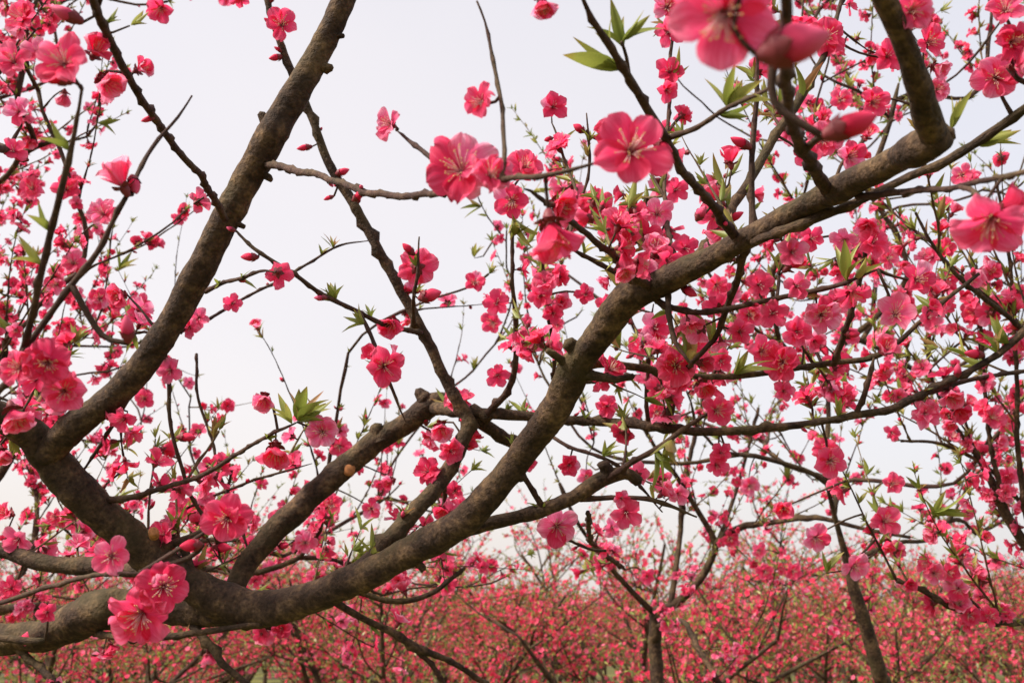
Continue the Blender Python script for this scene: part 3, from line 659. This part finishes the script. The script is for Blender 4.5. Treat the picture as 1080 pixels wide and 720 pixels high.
# pruned ends showing orange wood
for (x, y, d, wd, nx_, ny_, of_) in ((369, 492, 1.36, 13, .1, .3, .0145), (163, 559, 1.19, 9, .2, .8, .004)):
    c_ = P(x, y, d) - main.base; nn = unit(nx_ * RT + ny_ * UP - .9 * FW); rr = wd * d / FPX / 2; c_ = c_ - FW * of_
    m_ = MB(); tube(m_, [[*(c_ - nn * .012), rr * 1.15], [*(c_ - nn * .003), rr * 1.2], [*c_, rr * 1.1], [*(c_ + nn * .0002), rr * .9]], 16, .1, 0)
    link('pruning_scar', m_.mesh('pruning_scar', [M_CUT]), main.root)

# ------------------------------------------------------------------ neighbouring trees: limbs reach from the trunk to where the blossom stands
def colonise(tree, trunk, region, n, drange, kindcut=.006, seed=1, minlen=.1, rmax=.02):
    """greedy reach: every target joins the nearest wood already there by a bowed branch"""
    rs = np.random.default_rng(seed)
    S0 = resample(trunk, .02); paths = [dict(S=S0[:, :3], par=None, at=0)]
    T = []
    tries = 0
    while len(T) < n and tries < 20000:
        tries += 1
        x = rs.uniform(region[0], region[2]); y = rs.uniform(region[1], region[3]); d = rs.uniform(*drange)
        if rs.uniform(0, 9) < dens(x, y): T.append(P(x, y, d))
    T = np.array(T); top = S0[-1, :3]
    T = T[np.argsort(np.linalg.norm(T - top, axis=1))]
    nodes = [S0[int(len(S0) * .75):, :3]]; own = [(0, i) for i in range(int(len(S0) * .75), len(S0))]
    allp = nodes[0]
    cost0 = np.zeros(len(allp))
    for q in T:
        dv = np.linalg.norm(allp - q, axis=1); c = dv + .55 * cost0 + .35 * np.maximum(0, allp[:, 2] - q[2])
        i = int(np.argmin(c)); L = dv[i]
        if L < minlen: continue
        tt_ = np.linspace(.15, 1, 7)[:, None]; lx, ly, _d = proj(allp[i] * (1 - tt_) + q * tt_)
        if min(dens(a_, b_) if 0 < a_ < 1080 and 0 < b_ < 600 else 9 for a_, b_ in zip(lx, ly)) < .9: continue
        pi, ai = own[i]; a = allp[i]
        pp = paths[pi]['S']; tg = unit(pp[min(ai + 1, len(pp) - 1)] - pp[max(ai - 1, 0)]); k = max(4, int(L / .03)); t = np.linspace(0, 1, k)[:, None]
        c1 = a + (tg * .6 + unit(q - a) * .5) * L * .4; c2 = q - unit(q - a + UPW * L * .5) * L * .3
        S = (1 - t) ** 3 * a + 3 * (1 - t) ** 2 * t * c1 + 3 * (1 - t) * t * t * c2 + t ** 3 * q
        ph = rs.uniform(0, 50)
        for cc in range(3): S[:, cc] += np.array([noise.noise(Vector((j * .25 + ph, cc * 9.3, 1))) for j in range(k)]) * .018 * np.sin(np.pi * t[:, 0])
        paths.append(dict(S=S, par=pi, at=ai)); pn = len(paths) - 1
        allp = np.vstack([allp, S[1:]]); own += [(pn, j) for j in range(1, k)]; cost0 = np.concatenate([cost0, np.linspace(0, L, k)[1:] * .6 + cost0[i]])
    # pipe model for thickness
    load = [np.ones(len(p['S'])) for p in paths]
    for i in range(len(paths) - 1, 0, -1):
        p = paths[i]; load[p['par']][:p['at'] + 1] += load[i][0]
        # carry on down is done when the parent itself is processed
    out = []
    rt = trunk[0][3]; tot = load[0][0]
    for i, p in enumerate(paths):
        k = len(p['S']); tt = np.linspace(0, 1, k); ld = load[i]
        r = np.maximum(.0016, np.minimum(.0024 * ld ** .45, rmax)) * (1 - .25 * tt)
        if i == 0: r = np.maximum(S0[:, 3], 0)
        out.append(np.column_stack([p['S'], r]))
    for i, S in enumerate(out):
        r0 = S[0, 3]
        kind = 'trunk' if i == 0 else 'limb' if r0 > .012 else 'branch' if r0 > .0045 else 'twig'
        tree.branch(S, kind, 16 if i == 0 else 12 if r0 > .012 else 8 if r0 > .0045 else 6, .14 if i == 0 else .1 if r0 > .012 else 0, 0 if r0 > .012 else .2, M_BARK if r0 > .0055 else M_TWIG)
    return out
def sprout(tree, Ss, per_m, Lr, r0=.0016, **kw):
    for S in Ss:
        seglen = np.linalg.norm(np.diff(S[:, :3], axis=0), axis=1).sum(); k = np.random.default_rng(len(S)).poisson(seglen * per_m)
        for _ in range(k):
            i = random.randrange(int(len(S) * .12), len(S)); q = S[i, :3]; x, y, d = proj(q)
            if not (-150 < x < 1230 and -150 < y < 800): continue
            if 0 < x < 1080 and 0 < y < 620 and random.random() > dens(x, y) / 5: continue
            T = unit(S[min(i + 1, len(S) - 1), :3] - S[max(i - 1, 0), :3])
            dr = unit(T * .6 + UPW * U(.2, 1.0) + rng.normal(size=3) * .5)
            grow_twig(tree, q, dr, U(*Lr), min(S[i, 3] * .7, r0) + .0003, **kw)

left = Tree((*P(-120, 700, 2.3)[:2], 0), 'peach tree behind the left fork, small blossoms left of the leaning limb')
bx, by = P(-120, 700, 2.3)[:2]
So = colonise(left, [(bx, by, -.03, .06), (bx + .02, by, .5, .048), (bx + .06, by - .05, 1.0, .04), (bx + .08, by - .1, 1.3, .034)], (-160, -120, 560, 640), 115, (1.6, 2.9), seed=3, rmax=.011)
sprout(left, So, 6.5, (.12, .38), bl=.45, bu=.22, lf=.7, fsize=.0165)
for S in So[1:]: dress(left, S, .28, .12, .4, .0175, .03)
left.px([(60, 724, 2.0, 5), (70, 650, 2.0, 5)], 'twig'); left.br.pop()

mid = Tree((*P(692, 720, 2.8)[:2], 0), 'slender peach tree with forked grey trunk standing low right of centre')
bx, by = P(692, 720, 2.8)[:2]
trunkm = T_M = [(bx, by, -.03, .034), (bx + .01, by, .5, .028), (bx + .02, by, 1.0, .024), (*P(692, 700, 2.8), .019), (*P(691, 668, 2.8), .018), (*P(693, 642, 2.8), .018)]

mid.branch(resample(trunkm, .012), 'trunk', 16, .12, 0, M_BARK)
mp_ = []
for rows, kd in (([(693, 646, 2.8, 12), (718, 632, 2.8, 11), (742, 605, 2.8, 10), (755, 575, 2.8, 9), (750, 562, 2.8, 8), (732, 532, 2.78, 7), (712, 500, 2.75, 6), (690, 470, 2.7, 5), (670, 430, 2.65, 4)], 'limb'),
                 ([(755, 572, 2.8, 8), (780, 556, 2.75, 8), (812, 551, 2.7, 7), (860, 546, 2.6, 6), (905, 556, 2.55, 5), (960, 566, 2.5, 4)], 'branch'),
                 ([(690, 646, 2.8, 8), (668, 625, 2.78, 7), (645, 600, 2.75, 6), (622, 570, 2.72, 5), (606, 545, 2.7, 5), (590, 510, 2.7, 4)], 'branch'),
                 ([(707, 637, 2.8, 8), (713, 600, 2.85, 7), (718, 560, 2.9, 6), (720, 520, 2.9, 6), (728, 480, 2.95, 5), (740, 430, 3, 4), (745, 380, 3, 3)], 'branch'),
                 ([(750, 590, 2.8, 6), (762, 560, 2.9, 5), (775, 520, 3.0, 5), (790, 470, 3.0, 4), (800, 430, 3.0, 3)], 'branch'),
                 ([(692, 660, 2.8, 6), (720, 655, 2.6, 6), (735, 680, 2.5, 6), (760, 722, 2.4, 6)], 'branch')):
    mp_.append(mid.px(rows, kd, step=.02, seg=10, rough=.1 if kd == 'limb' else 0)['S'])
sprout(mid, mp_, 15, (.2, .55), bl=.34, bu=.22, lf=.75, fsize=.0165)
for S in mp_: dress(mid, S, .22, .1, .2, .0165, .04)

right = Tree((*P(930, 720, 2.3)[:2], 0), 'peach tree with dark leaning trunk right of the slender forked tree')
bx, by = P(945, 720, 2.3)[:2]
trunkr = [(bx + .05, by, -.03, .045), (bx + .04, by, .6, .036), (*P(940, 760, 2.3), .02), (*P(928, 712, 2.3), .0175), (*P(914, 662, 2.3), .0155), (*P(901, 622, 2.3), .0135), (*P(893, 590, 2.3), .009), (*P(882, 550, 2.28), .006), (*P(872, 510, 2.25), .004)]
So = colonise(right, trunkr, (560, -100, 1150, 600), 95, (1.9, 3.2), seed=8, rmax=.0062)
sprout(right, So, 3.8, (.15, .45), bl=.38, bu=.24, lf=.75, fsize=.015, tuft=.026)
for S in So[1:]: dress(right, S, .2, .1, .2, .0165, .04)

edge = Tree((*P(1230, 720, 1.75)[:2], 0), 'peach tree at the right edge with dark leaning limb and upright blossoming shoots')
bx, by = P(1230, 720, 1.75)[:2]
trunke = [(bx, by, -.03, .05), (bx, by, .8, .04), (*P(1200, 720, 1.75), .03), (*P(1130, 640, 1.72), .022)]
S1 = edge.px([(1130, 640, 1.72, 20), (1100, 600, 1.7, 16), (1075, 565, 1.7, 13), (1058, 536, 1.7, 12), (1046, 508, 1.7, 10), (1030, 480, 1.7, 7), (1005, 445, 1.7, 5), (985, 405, 1.7, 4), (975, 360, 1.7, 3)], 'limb', rough=.1)['S']
S2 = edge.px([(1130, 640, 1.72, 12), (1100, 652, 1.6, 9), (1060, 656, 1.5, 8), (1030, 650, 1.46, 7), (1000, 638, 1.45, 7), (968, 620, 1.45, 6), (946, 612, 1.45, 5)], 'branch')['S']
S3 = edge.px([(1100, 600, 1.7, 8), (1082, 540, 1.68, 7), (1074, 470, 1.66, 6), (1072, 400, 1.64, 5), (1068, 310, 1.62, 4.5), (1060, 240, 1.6, 4), (1050, 190, 1.6, 3)], 'branch')['S']
S4 = edge.px([(1200, 480, 1.6, 8), (1120, 385, 1.55, 7), (1076, 345, 1.5, 6), (1048, 322, 1.48, 6), (1010, 290, 1.45, 5), (982, 256, 1.43, 4), (965, 225, 1.43, 3)], 'branch', pre=[(*P(1190, 700, 1.74), .01)])['S']
S5 = edge.px([(1062, 545, 1.7, 7), (1045, 470, 1.68, 5), (1038, 400, 1.66, 4.5), (1034, 340, 1.64, 4), (1030, 280, 1.64, 3)], 'branch')['S']
edge.branch(resample(trunke, .02), 'trunk', 16, .12, 0, M_BARK)
S7 = edge.px([(1125, 640, 1.72, 7), (1095, 560, 1.75, 6), (1050, 500, 1.75, 5), (1000, 470, 1.75, 4), (950, 465, 1.75, 3)], 'branch')['S']
EB = [S1, S2, S3, S4, S5, S7]
sprout(edge, EB, 11, (.12, .40), bl=.38, bu=.24, lf=.9, fsize=.0175, tuft=.026)
for S in EB: dress(edge, S, .35, .15, .3, .0175, .03)

# ------------------------------------------------------------------ hand-placed blossoms of the photograph: x, y, diameter px, kind, facing (right, up, to the camera)
FL = '''25 22 44 d -.3 .4 1|68 68 64 o .1 .3 1|102 52 46 h .6 .5 .5|114 88 52 h .5 -.5 .4|150 72 34 h .9 .3 .3|68 103 30 h -.3 -.7 -.5|125 186 62 h -.5 1 .1|208 213 32 o .4 .5 -.8
35 200 30 d 0 .3 1|70 200 30 o .3 .2 1|110 226 34 d 0 .4 1|20 118 32 o .2 0 1|14 160 30 d .3 .4 .8|15 66 40 o .2 .3 1|40 55 34 d 0 .3 .9|170 8 32 o 0 -.6 .8|238 -4 22 o .3 -.6 .8|252 -3 22 d 0 -.7 .6|297 27 38 o .2 .1 1
413 132 38 o -.7 .2 .8|508 108 40 o -.6 .1 .9|487 180 84 d -.1 .3 1|517 186 50 d .5 .4 .8|572 6 36 h .1 -1 .2|703 8 40 d 0 .2 1|705 34 34 d .2 -.2 1|706 76 34 o -.2 0 1|703 95 28 o .3 -.3 .9|583 113 36 d 0 .2 1|665 160 90 o .1 .1 1|640 140 40 h -.6 .5 .6|712 165 34 h 1 -.1 -.2
553 178 42 d .1 .5 .9|540 212 42 o -.4 -.2 .9|590 218 50 h .5 -.3 .6|582 248 84 h .1 -1 .35|764 14 122 o -.25 -.5 .8|742 2 80 h -.6 -.4 .5|693 226 38 d 0 .3 1|712 200 30 o .3 0 1|722 262 30 o 0 0 1|960 12 48 d 0 -.1 1|978 45 40 o .3 0 1|990 72 34 h .3 -.4 .6|988 95 26 d 0 0 1|1060 12 44 o -.3 .3 .9
1066 45 46 d 0 0 1|1050 82 50 d -.4 -.2 .9|1078 70 50 h .3 -.2 .8|870 40 44 d .1 0 1|886 106 26 o 0 .1 1|920 108 36 o .2 0 1|935 60 36 d 0 0 1|868 148 40 d 0 0 1|850 165 34 o -.2 0 1|895 165 38 d .2 .1 1|915 140 32 h 0 .5 .8|1046 230 84 o -.4 -.7 .6|1066 215 60 h .8 .4 .2
293 287 36 o .1 0 -1|78 278 28 d 0 .2 1|60 300 25 o 0 0 1|105 315 26 d .2 0 1|150 320 25 o 0 0 1|133 345 30 h 0 .9 .3|125 312 34 h -.3 -.2 .7|50 382 52 d .3 -.1 .9|22 388 44 o -.2 .2 .9|68 412 48 d .3 0 .9|15 440 54 h .4 -.8 .3|38 400 36 d 0 0 1|60 422 40 h .4 -.7 .5|153 420 22 o 0 0 1|180 390 30 d 0 0 1|200 345 26 o .2 .1 1|210 335 28 d 0 0 1|245 320 22 o .2 0 .9|200 403 16 o 0 0 1
405 386 46 o .2 -.1 1|390 372 26 h -.3 .5 .7|412 342 40 h -.2 -.3 .8|440 282 44 d .1 0 -1|434 305 24 h -.5 .2 -.3|278 422 36 h .1 -.5 .8|290 478 50 h .1 -.7 .8|340 455 38 d 0 .2 1|358 470 26 o .2 0 1|465 452 38 h .2 -.3 .8|452 497 32 d -.3 .2 .9|475 475 30 d .2 0 1|480 517 22 d 0 0 1|411 508 24 h -.6 -.2 .6
240 546 54 d .1 .1 1|192 537 36 o -.5 .2 .8|118 586 44 o .2 .2 .9|150 646 70 d -.2 -.3 1|172 618 58 d .3 .4 .9|20 568 36 o 0 -.2 1|5 540 34 h -.4 .3 .7|2 480 34 h .3 -.7 .4|12 620 28 d 0 0 1|50 645 26 o 0 0 1|298 662 24 d 0 0 1|276 668 20 o 0 0 1|350 532 28 d -.1 .2 1|392 536 24 o 0 0 1|294 548 26 d 0 0 1|322 572 26 o 0 0 1|475 540 26 d 0 0 1|465 565 24 o 0 0 1|487 532 20 d 0 0 1
587 554 52 o .1 .1 1|555 485 26 d 0 0 1|600 490 26 d 0 0 1|618 502 22 o 0 0 1|660 540 36 d 0 0 1|645 556 22 o 0 0 1|682 607 20 o 0 0 1|655 525 22 d 0 0 1|715 520 26 d 0 0 1|755 490 28 d 0 0 1|760 478 26 o 0 .2 1|790 512 24 o 0 0 1|770 567 20 d 0 0 1|800 580 18 o 0 0 1|806 602 20 d 0 0 1
875 486 38 d 0 0 1|826 536 32 h -.2 0 .9|860 566 32 d 0 0 1|932 550 36 d 0 .3 1|936 574 26 h 0 -.6 .6|900 596 34 d .2 0 1|836 602 20 o 0 0 1|940 510 26 d 0 .2 1|985 604 26 o -.2 .1 1|1000 603 24 o .2 .1 1|1020 540 18 o 0 0 1|1065 500 22 o 0 0 1|1022 648 24 d 0 0 1|960 616 20 h 0 0 1
835 266 36 d 0 0 1|855 252 30 o 0 0 1|840 302 32 d 0 0 1|866 332 42 d 0 0 1|880 318 32 o 0 0 1|920 256 36 d 0 0 1|936 272 26 o 0 0 1|966 295 42 o .2 0 1|944 332 46 o 0 .2 1|825 382 42 d -.2 0 1|860 360 32 h 0 0 1|935 366 38 h 0 .6 .8|1018 312 20 h 0 0 1|1045 330 32 o 0 0 -1|1045 285 24 d 0 0 1|996 262 24 o 0 0 1|985 325 24 h 0 0 1|1003 420 36 h 0 -.4 .9|1012 435 32 h .2 -.6 .7|975 436 36 d 0 0 1|1045 440 30 d 0 0 1|1060 446 24 o 0 0 1|940 456 20 o 0 0 1|870 476 32 d 0 .2 1
570 312 32 d 0 0 1|583 330 26 o 0 0 1|592 318 28 h 0 0 1|656 288 22 h -.5 0 .8|692 262 44 h .2 .7 .7|703 275 34 o .3 0 .8|680 285 32 d -.2 0 1|770 310 26 d 0 0 1|690 346 36 d 0 0 1|712 386 46 d 0 .1 1|732 364 36 o .2 .1 1|742 408 36 h .3 -.7 .7|716 402 30 h 0 -.4 .9|802 370 38 o .1 0 1|790 332 30 d 0 0 1|640 428 26 d 0 0 1|692 434 24 d 0 0 1|575 298 26 d 0 .4 .9|524 320 30 o -.2 0 1|520 340 26 d 0 0 1|525 395 28 d 0 0 1|550 360 26 o 0 0 1|618 310 26 d 0 0 1|640 320 26 o 0 0 1|800 300 32 d 0 0 1|815 330 34 d 0 0 1|780 350 32 o 0 0 1|840 350 36 d 0 0 1|760 380 28 o 0 0 1|755 300 28 o 0 0 1|826 412 26 d 0 0 1'''
BU = '''842 46 66 1 .3 .1|806 50 44 .3 -.8 .4|68 14 30 -1 .45 .3|56 82 30 -.9 .1 .4|142 196 24 .3 -.6 .4|155 126 13 -.6 -.3 .3|290 61 13 -1 -.2 .2|293 52 9 -.8 .5 .2|320 156 14 -1 -.2 .2|362 181 14 .9 .3 .1|346 209 10 -.8 -.3 .1|379 206 15 .7 .5 .3|610 135 13 -.8 .5 .2|587 168 9 -.9 0 .2|578 147 9 -.9 -.3 .2|780 150 22 -.9 .4 .2|900 131 50 .8 .3 .2|262 271 16 -.9 0 .2|337 314 12 -1 0 .2|430 262 15 -.6 .6 .2|455 311 22 1 .3 .1|448 441 13 -.2 1 .2|671 278 22 .1 .8 .5|728 308 20 .4 -.3 .5|900 352 14 .8 0 .4|870 370 14 .2 -.6 .6|1026 373 20 -1 .1 .2|1010 390 14 0 1 .2|198 461 18 1 0 .1|300 575 14 .5 .2 .4|200 575 20 -.9 0 .3|236 577 18 .9 0 .3|134 345 26 0 1 .2|700 155 22 .8 -.5 .2|20 165 15 -.7 .3 .2|37 186 10 .8 0 .2|455 570 12 .6 .2 .3|640 215 14 .3 .9 .2|776 228 18 .6 .3 .3|740 224 16 .5 .8 .2'''
LF = '''120 22 26 .8 .7 .1 4|150 20 30 1 .5 .1 0|118 136 28 1 .1 .1 0|55 160 44 -.7 1 .1 0|48 240 40 -.5 1 .1 0|30 282 44 -.8 1 .1 0|12 350 34 -.6 .6 .2 4|120 290 28 .6 .8 .2 1|625 92 76 -1 .35 .2 4|660 50 60 -.3 1 .1 0|672 28 46 .7 .6 .2 4|640 60 36 -.6 .9 .1 4|690 95 50 .3 1 .3 0|748 80 46 -.1 1 .2 1|758 100 52 .5 .6 .3 2|770 140 40 1 -.1 .2 4|845 110 52 .5 1 .1 0|832 118 46 -.5 .6 .2 1|1008 125 44 .2 1 .1 4|1020 155 56 1 .2 .1 4|990 115 36 .1 1 .2 0|895 92 26 0 1 .3 5|988 232 34 .2 1 .2 3|880 270 50 -.1 1 .2 1|890 280 40 .8 .6 .2 0|740 395 56 0 .9 .5 5|770 390 46 .6 .8 .3 2|765 375 40 .2 1 .2 0|362 302 26 -.3 1 .2 2|358 307 30 -.8 .5 .2 0|398 325 20 -.2 1 .2 1|383 345 26 -.7 .5 .2 2|388 395 20 -.9 .2 .2 4|312 425 54 .2 1 .2 2|322 440 50 .9 .4 .1 0|305 440 36 -.5 1 .2 1|382 447 20 .2 1 .2 1|352 268 18 0 1 .2 5|340 275 14 .3 1 .2 2|500 262 20 0 .8 .2 2|520 215 26 -.8 .1 .3 1|528 225 40 .1 -.8 .4 2|545 250 30 .3 .8 .3 2|558 260 26 .6 .6 .3 2|620 265 24 .3 1 .1 1|628 150 18 .2 1 .1 2|698 160 30 0 .6 .4 2|885 395 26 .1 1 .2 1|885 430 30 0 1 .2 3|710 460 44 -.2 -.7 .4 2|690 478 44 .5 -.6 .4 2|640 470 30 .3 .7 .3 2|1055 352 36 -.6 .5 .2 2|1050 370 34 -.3 .7 .2 1|965 560 56 .9 .1 .2 4|985 545 40 .2 .9 .2 0|875 590 30 .2 1 .2 2|840 510 20 0 1 .2 2|265 605 22 .2 1 .2 1|375 575 34 .2 .6 .3 5|372 600 30 .4 .6 .3 3|560 205 24 .8 .2 .3 1|618 600 18 .2 1 .2 2|575 545 24 -.4 .9 .2 1|612 440 20 .2 .8 .3 1|430 472 24 0 1 .2 5|505 395 20 .2 1 .2 3'''
trees = [main, left, mid, right, edge]
_bx = [(t, i) for t in range(5) for i in range(len(trees[t].br))]
AP = np.concatenate([trees[t].br[i]['S'] for t, i in _bx]); AX = np.concatenate([trees[t].br[i]['x'] for t, i in _bx]); AY = np.concatenate([trees[t].br[i]['y'] for t, i in _bx]); AD = np.concatenate([trees[t].br[i]['d'] for t, i in _bx])
AT = np.concatenate([np.full(len(trees[t].br[i]['S']), t) for t, i in _bx]); ATH = np.concatenate([np.full(len(trees[t].br[i]['S']), trees[t].br[i]['kind'] in ('limb', 'trunk', 'stub')) for t, i in _bx])
def anchor(x, y, spx, want, tol, dirpx=None):
    dist = np.hypot(AX - x, AY - y); size = spx * AD / FPX
    c = dist + 260 * np.maximum(0, np.abs(size / want - 1) - tol) + 14 * ATH
    c = np.where(AD < .2, 1e9, c)
    i = int(np.argmin(c)); return i, dist[i]
for ln in FL.replace('\n', '|').split('|'):
    f = ln.split(); x, y, s_ = map(float, f[:3]); kd = f[3]; a, b, c = map(float, f[4:])
    if kd == 'd' and s_ < 42 and random.random() < .6: kd = 'o'
    i, dist = anchor(x, y, s_, .038, .22); S = AP[i]; d = AD[i]
    if dist < s_ * .4: d = d - (.004 + S[3] + .006) * (1 if c >= -.1 else -1)
    nrm = unit(a * RT + b * UP - c * FW + rng.normal(size=3) * .06)
    size = s_ * d / FPX / 2 * (1.08 if kd == 'h' else 1.0); size = min(max(size, .012), .026)
    q = P(x, y, d)
    if kd == 'h': q = q - nrm * size * .35
    t_ = trees[int(AT[i])]; anc = S[:3]
    if dist > s_ * .4 and np.linalg.norm(q - anc) > .03:
        e = q - nrm * size * .3; t_.branch(resample([[*anc, .0016], [*((anc + e) / 2 + UPW * .004 + rng.normal(size=3) * .004), .0013], [*e, .0011]], .01), 'twig', 6, 0, .25, M_TWIG); anc = e + nrm * .001
    t_.item(kd, q, nrm, size, anc)
for ln in BU.split('|'):
    x, y, s_, a, b, c = map(float, ln.split()); i, dist = anchor(x, y, s_, .014, .45); S = AP[i]; d = AD[i]
    nrm = unit(a * RT + b * UP - c * FW); size = min(max(s_ * d / FPX / 1.3, .005), .024); q = P(x, y, d - .003 - S[3] * .3) - nrm * size * .6
    trees[int(AT[i])].item('b', q, nrm, size, S[:3])
for ln in LF.split('|'):
    f = ln.split(); x, y, s_, a, b, c = map(float, f[:6]); i, dist = anchor(x, y, s_, .035, .6); S = AP[i]; d = AD[i]
    nrm = unit(a * RT + b * UP - c * FW); size = min(s_ * d / FPX, .06); q = S[:3] if dist < s_ * .9 else P(x, y, d) - nrm * size * .5
    trees[int(AT[i])].item('l', q, nrm, size, S[:3] if dist >= s_ * .9 else None, var=int(f[6]))

# ------------------------------------------------------------------ more shoots on the near tree where the blossom is thick
nm = len(main.br)
for b in list(main.br):
    if b['kind'] in ('trunk', 'stub'): continue
    S = b['S']; big = b['kind'] == 'limb'
    L = np.linalg.norm(np.diff(S[:, :3], axis=0), axis=1).sum()
    for _ in range(int(L * (3 if big else 10.5)) + (random.random() < .5)):
        i = random.randrange(len(S)); x, y, d = b['x'][i], b['y'][i], b['d'][i]
        if d < .8 or (d < 1.05 and x < 150) or not (-60 < x < 1140 and -60 < y < 640): continue
        D = dens(x, y)
        if random.random() > (D - 2.2) / 4.5: continue
        T = unit(S[min(i + 1, len(S) - 1), :3] - S[max(i - 1, 0), :3])
        dr = unit(T * U(-.2, .6) + UPW * U(-.3, 1.0) + FW * U(.5, 1.5) + rng.normal(size=3) * .45)
        grow_twig(main, S[i, :3], dr, U(.08, .26), .0017, bl=.38, bu=.24, lf=.75, fsize=.018, thr=2.4, tuft=.03)
    if not big and b['score'] > 0 and len(S) > 6:
        inr = [(j) for j in range(len(S)) if b['d'][j] > .8]
        if len(inr) > 6: dress(main, S[inr[0]:inr[-1] + 1], .2, .14, .18, .0175, .03, tip=False)
for t_ in trees: t_.finish()

# ------------------------------------------------------------------ the orchard beyond: individual trees in rows
def orchard_proto(seed, H):
    random.seed(seed); g = np.random.default_rng(seed)
    wood = MB(); fl = MB(); lfm = MB(); tw = MB()
    tube(wood, resample([(0, 0, -.05, .07), (.02, 0, .25, .055), (0, .02, .5, .05)], .05), 8, .1)
    def lo_flower(q, n_, s_):
        R = frame(n_, g.normal(size=3)); V = []; LVv = []; k0 = 0; rad = []
        for k in range(5):
            a = k * 1.2566; ca, sa = math.cos(a), math.sin(a)
            for (x, y, z) in ((.05, 0, 0), (.6, -.42, .12), (1.0, 0, .28), (.6, .42, .12)):
                V.append([x * ca - y * sa, x * sa + y * ca, z]); rad.append(x)
            LVv += [k0, k0 + 1, k0 + 2, k0 + 3]; k0 += 4
        fl.add((np.array(V) * s_) @ R.T + q, LVv, [4] * 5, 0, rad, g.uniform())
    def lo_leaf(q, n_, s_):
        R = frame(n_, g.normal(size=3)); V = np.array([[0, 0, 0], [0, -.16, .5], [0, 0, 1.0], [0.05, .16, .5]]) * s_
        lfm.add(V @ R.T + q, [0, 1, 2, 3], [4], 0, [0, .5, 1, .5], g.uniform())
    ends = []
    for k in range(5):
        a = k * 1.2566 + g.uniform(-.3, .3); r1 = g.uniform(.45, .7); r2 = g.uniform(.95, 1.35)
        S = resample([(0, .0, .42, .034), (math.cos(a) * r1 * .45, math.sin(a) * r1 * .45, .85, .028), (math.cos(a) * r1, math.sin(a) * r1, 1.25, .02), (math.cos(a + .2) * r2, math.sin(a + .2) * r2, H * .78, .010)], .05)
        tube(wood, S, 6, .1); ends.append(S)
        for m in range(8):
            i = g.integers(len(S) // 5, len(S)); q = S[i, :3]; d = unit([g.normal() * .7 + math.cos(a) * .4, g.normal() * .7 + math.sin(a) * .4, .7]); L = g.uniform(.35, .8)
            S_ = resample([(*q, .009), (*(q + d * L * .5 + g.normal(size=3) * .04), .006), (*(q + d * L + np.array([0, 0, .06])), .004)], .05); S_[:, 2] = np.minimum(S_[:, 2], H * .93)
            tube(wood, S_, 5); ends.append(S_)
    for S in ends:
        for m in range(9):
            i = g.integers(len(S) // 4, len(S)); q = S[i, :3].copy(); d = unit([g.normal() * .6, g.normal() * .6, g.uniform(-.15, 1.1)]); L = g.uniform(.2, .5)
            if q[2] + d[2] * L > H: L = max(.12, (H - q[2]) / max(d[2], .2)) * g.uniform(.8, 1.15)
            L *= 1.0 if g.uniform() > .12 else 1.5; e = q + d * L; S_ = np.array([[*q, .0032], [*((q + e) / 2 + g.normal(size=3) * .015), .0026], [*e, .0016]]); tube(tw, S_, 3)
            for f in np.arange(.1, 1.0, .022 / L):
                p = q + (e - q) * f; n_ = unit(g.normal(size=3) + .3 * UPW)
                if g.uniform() < .45 * (1 - .4 * f): lo_flower(p + n_ * .012, n_, g.uniform(.014, .021))
                if g.uniform() < .55 + .4 * f: lo_leaf(p, unit(d + g.normal(size=3) * .5), g.uniform(.022, .05))
    return wood.mesh('trunk', [M_BARK]), tw.mesh('twigs', [M_TWIG]), fl.mesh('blossoms', [M_FARPETAL]), lfm.mesh('leaves', [M_LEAF])
PR = [orchard_proto(100 + i, h) for i, h in enumerate((2.1, 2.4, 2.2, 2.6, 2.0))]
rg = np.random.default_rng(77); row = 0; y = 6.2
while y < 62:
    x = -(y * .56 + 3.2) + (row % 2) * 1.3
    while x < y * .56 + 3.2:
        i = int(rg.integers(5)); me = PR[i]
        near = y < 9
        r = place_root('peach_tree', (x + rg.uniform(-.35, .35), y + rg.uniform(-.35, .35), 0),
                       'low bushy peach tree covered in red-pink blossom, one of the orchard rows under the sky', 'peach trees in the orchard rows behind')
        r.rotation_euler = (0, 0, rg.uniform(0, 6.28)); sc = rg.uniform(.82, 1.1); r.scale = (sc, sc, sc)
        for nm_, m_ in zip(('trunk', 'twigs', 'blossoms', 'leaves'), me):
            o = link(nm_, m_, r)
            if nm_ != 'trunk': o['kind'] = 'stuff'
        x += 1.95 if y < 30 else 2.7
    y += 2.7 if y < 30 else 4.5; row += 1
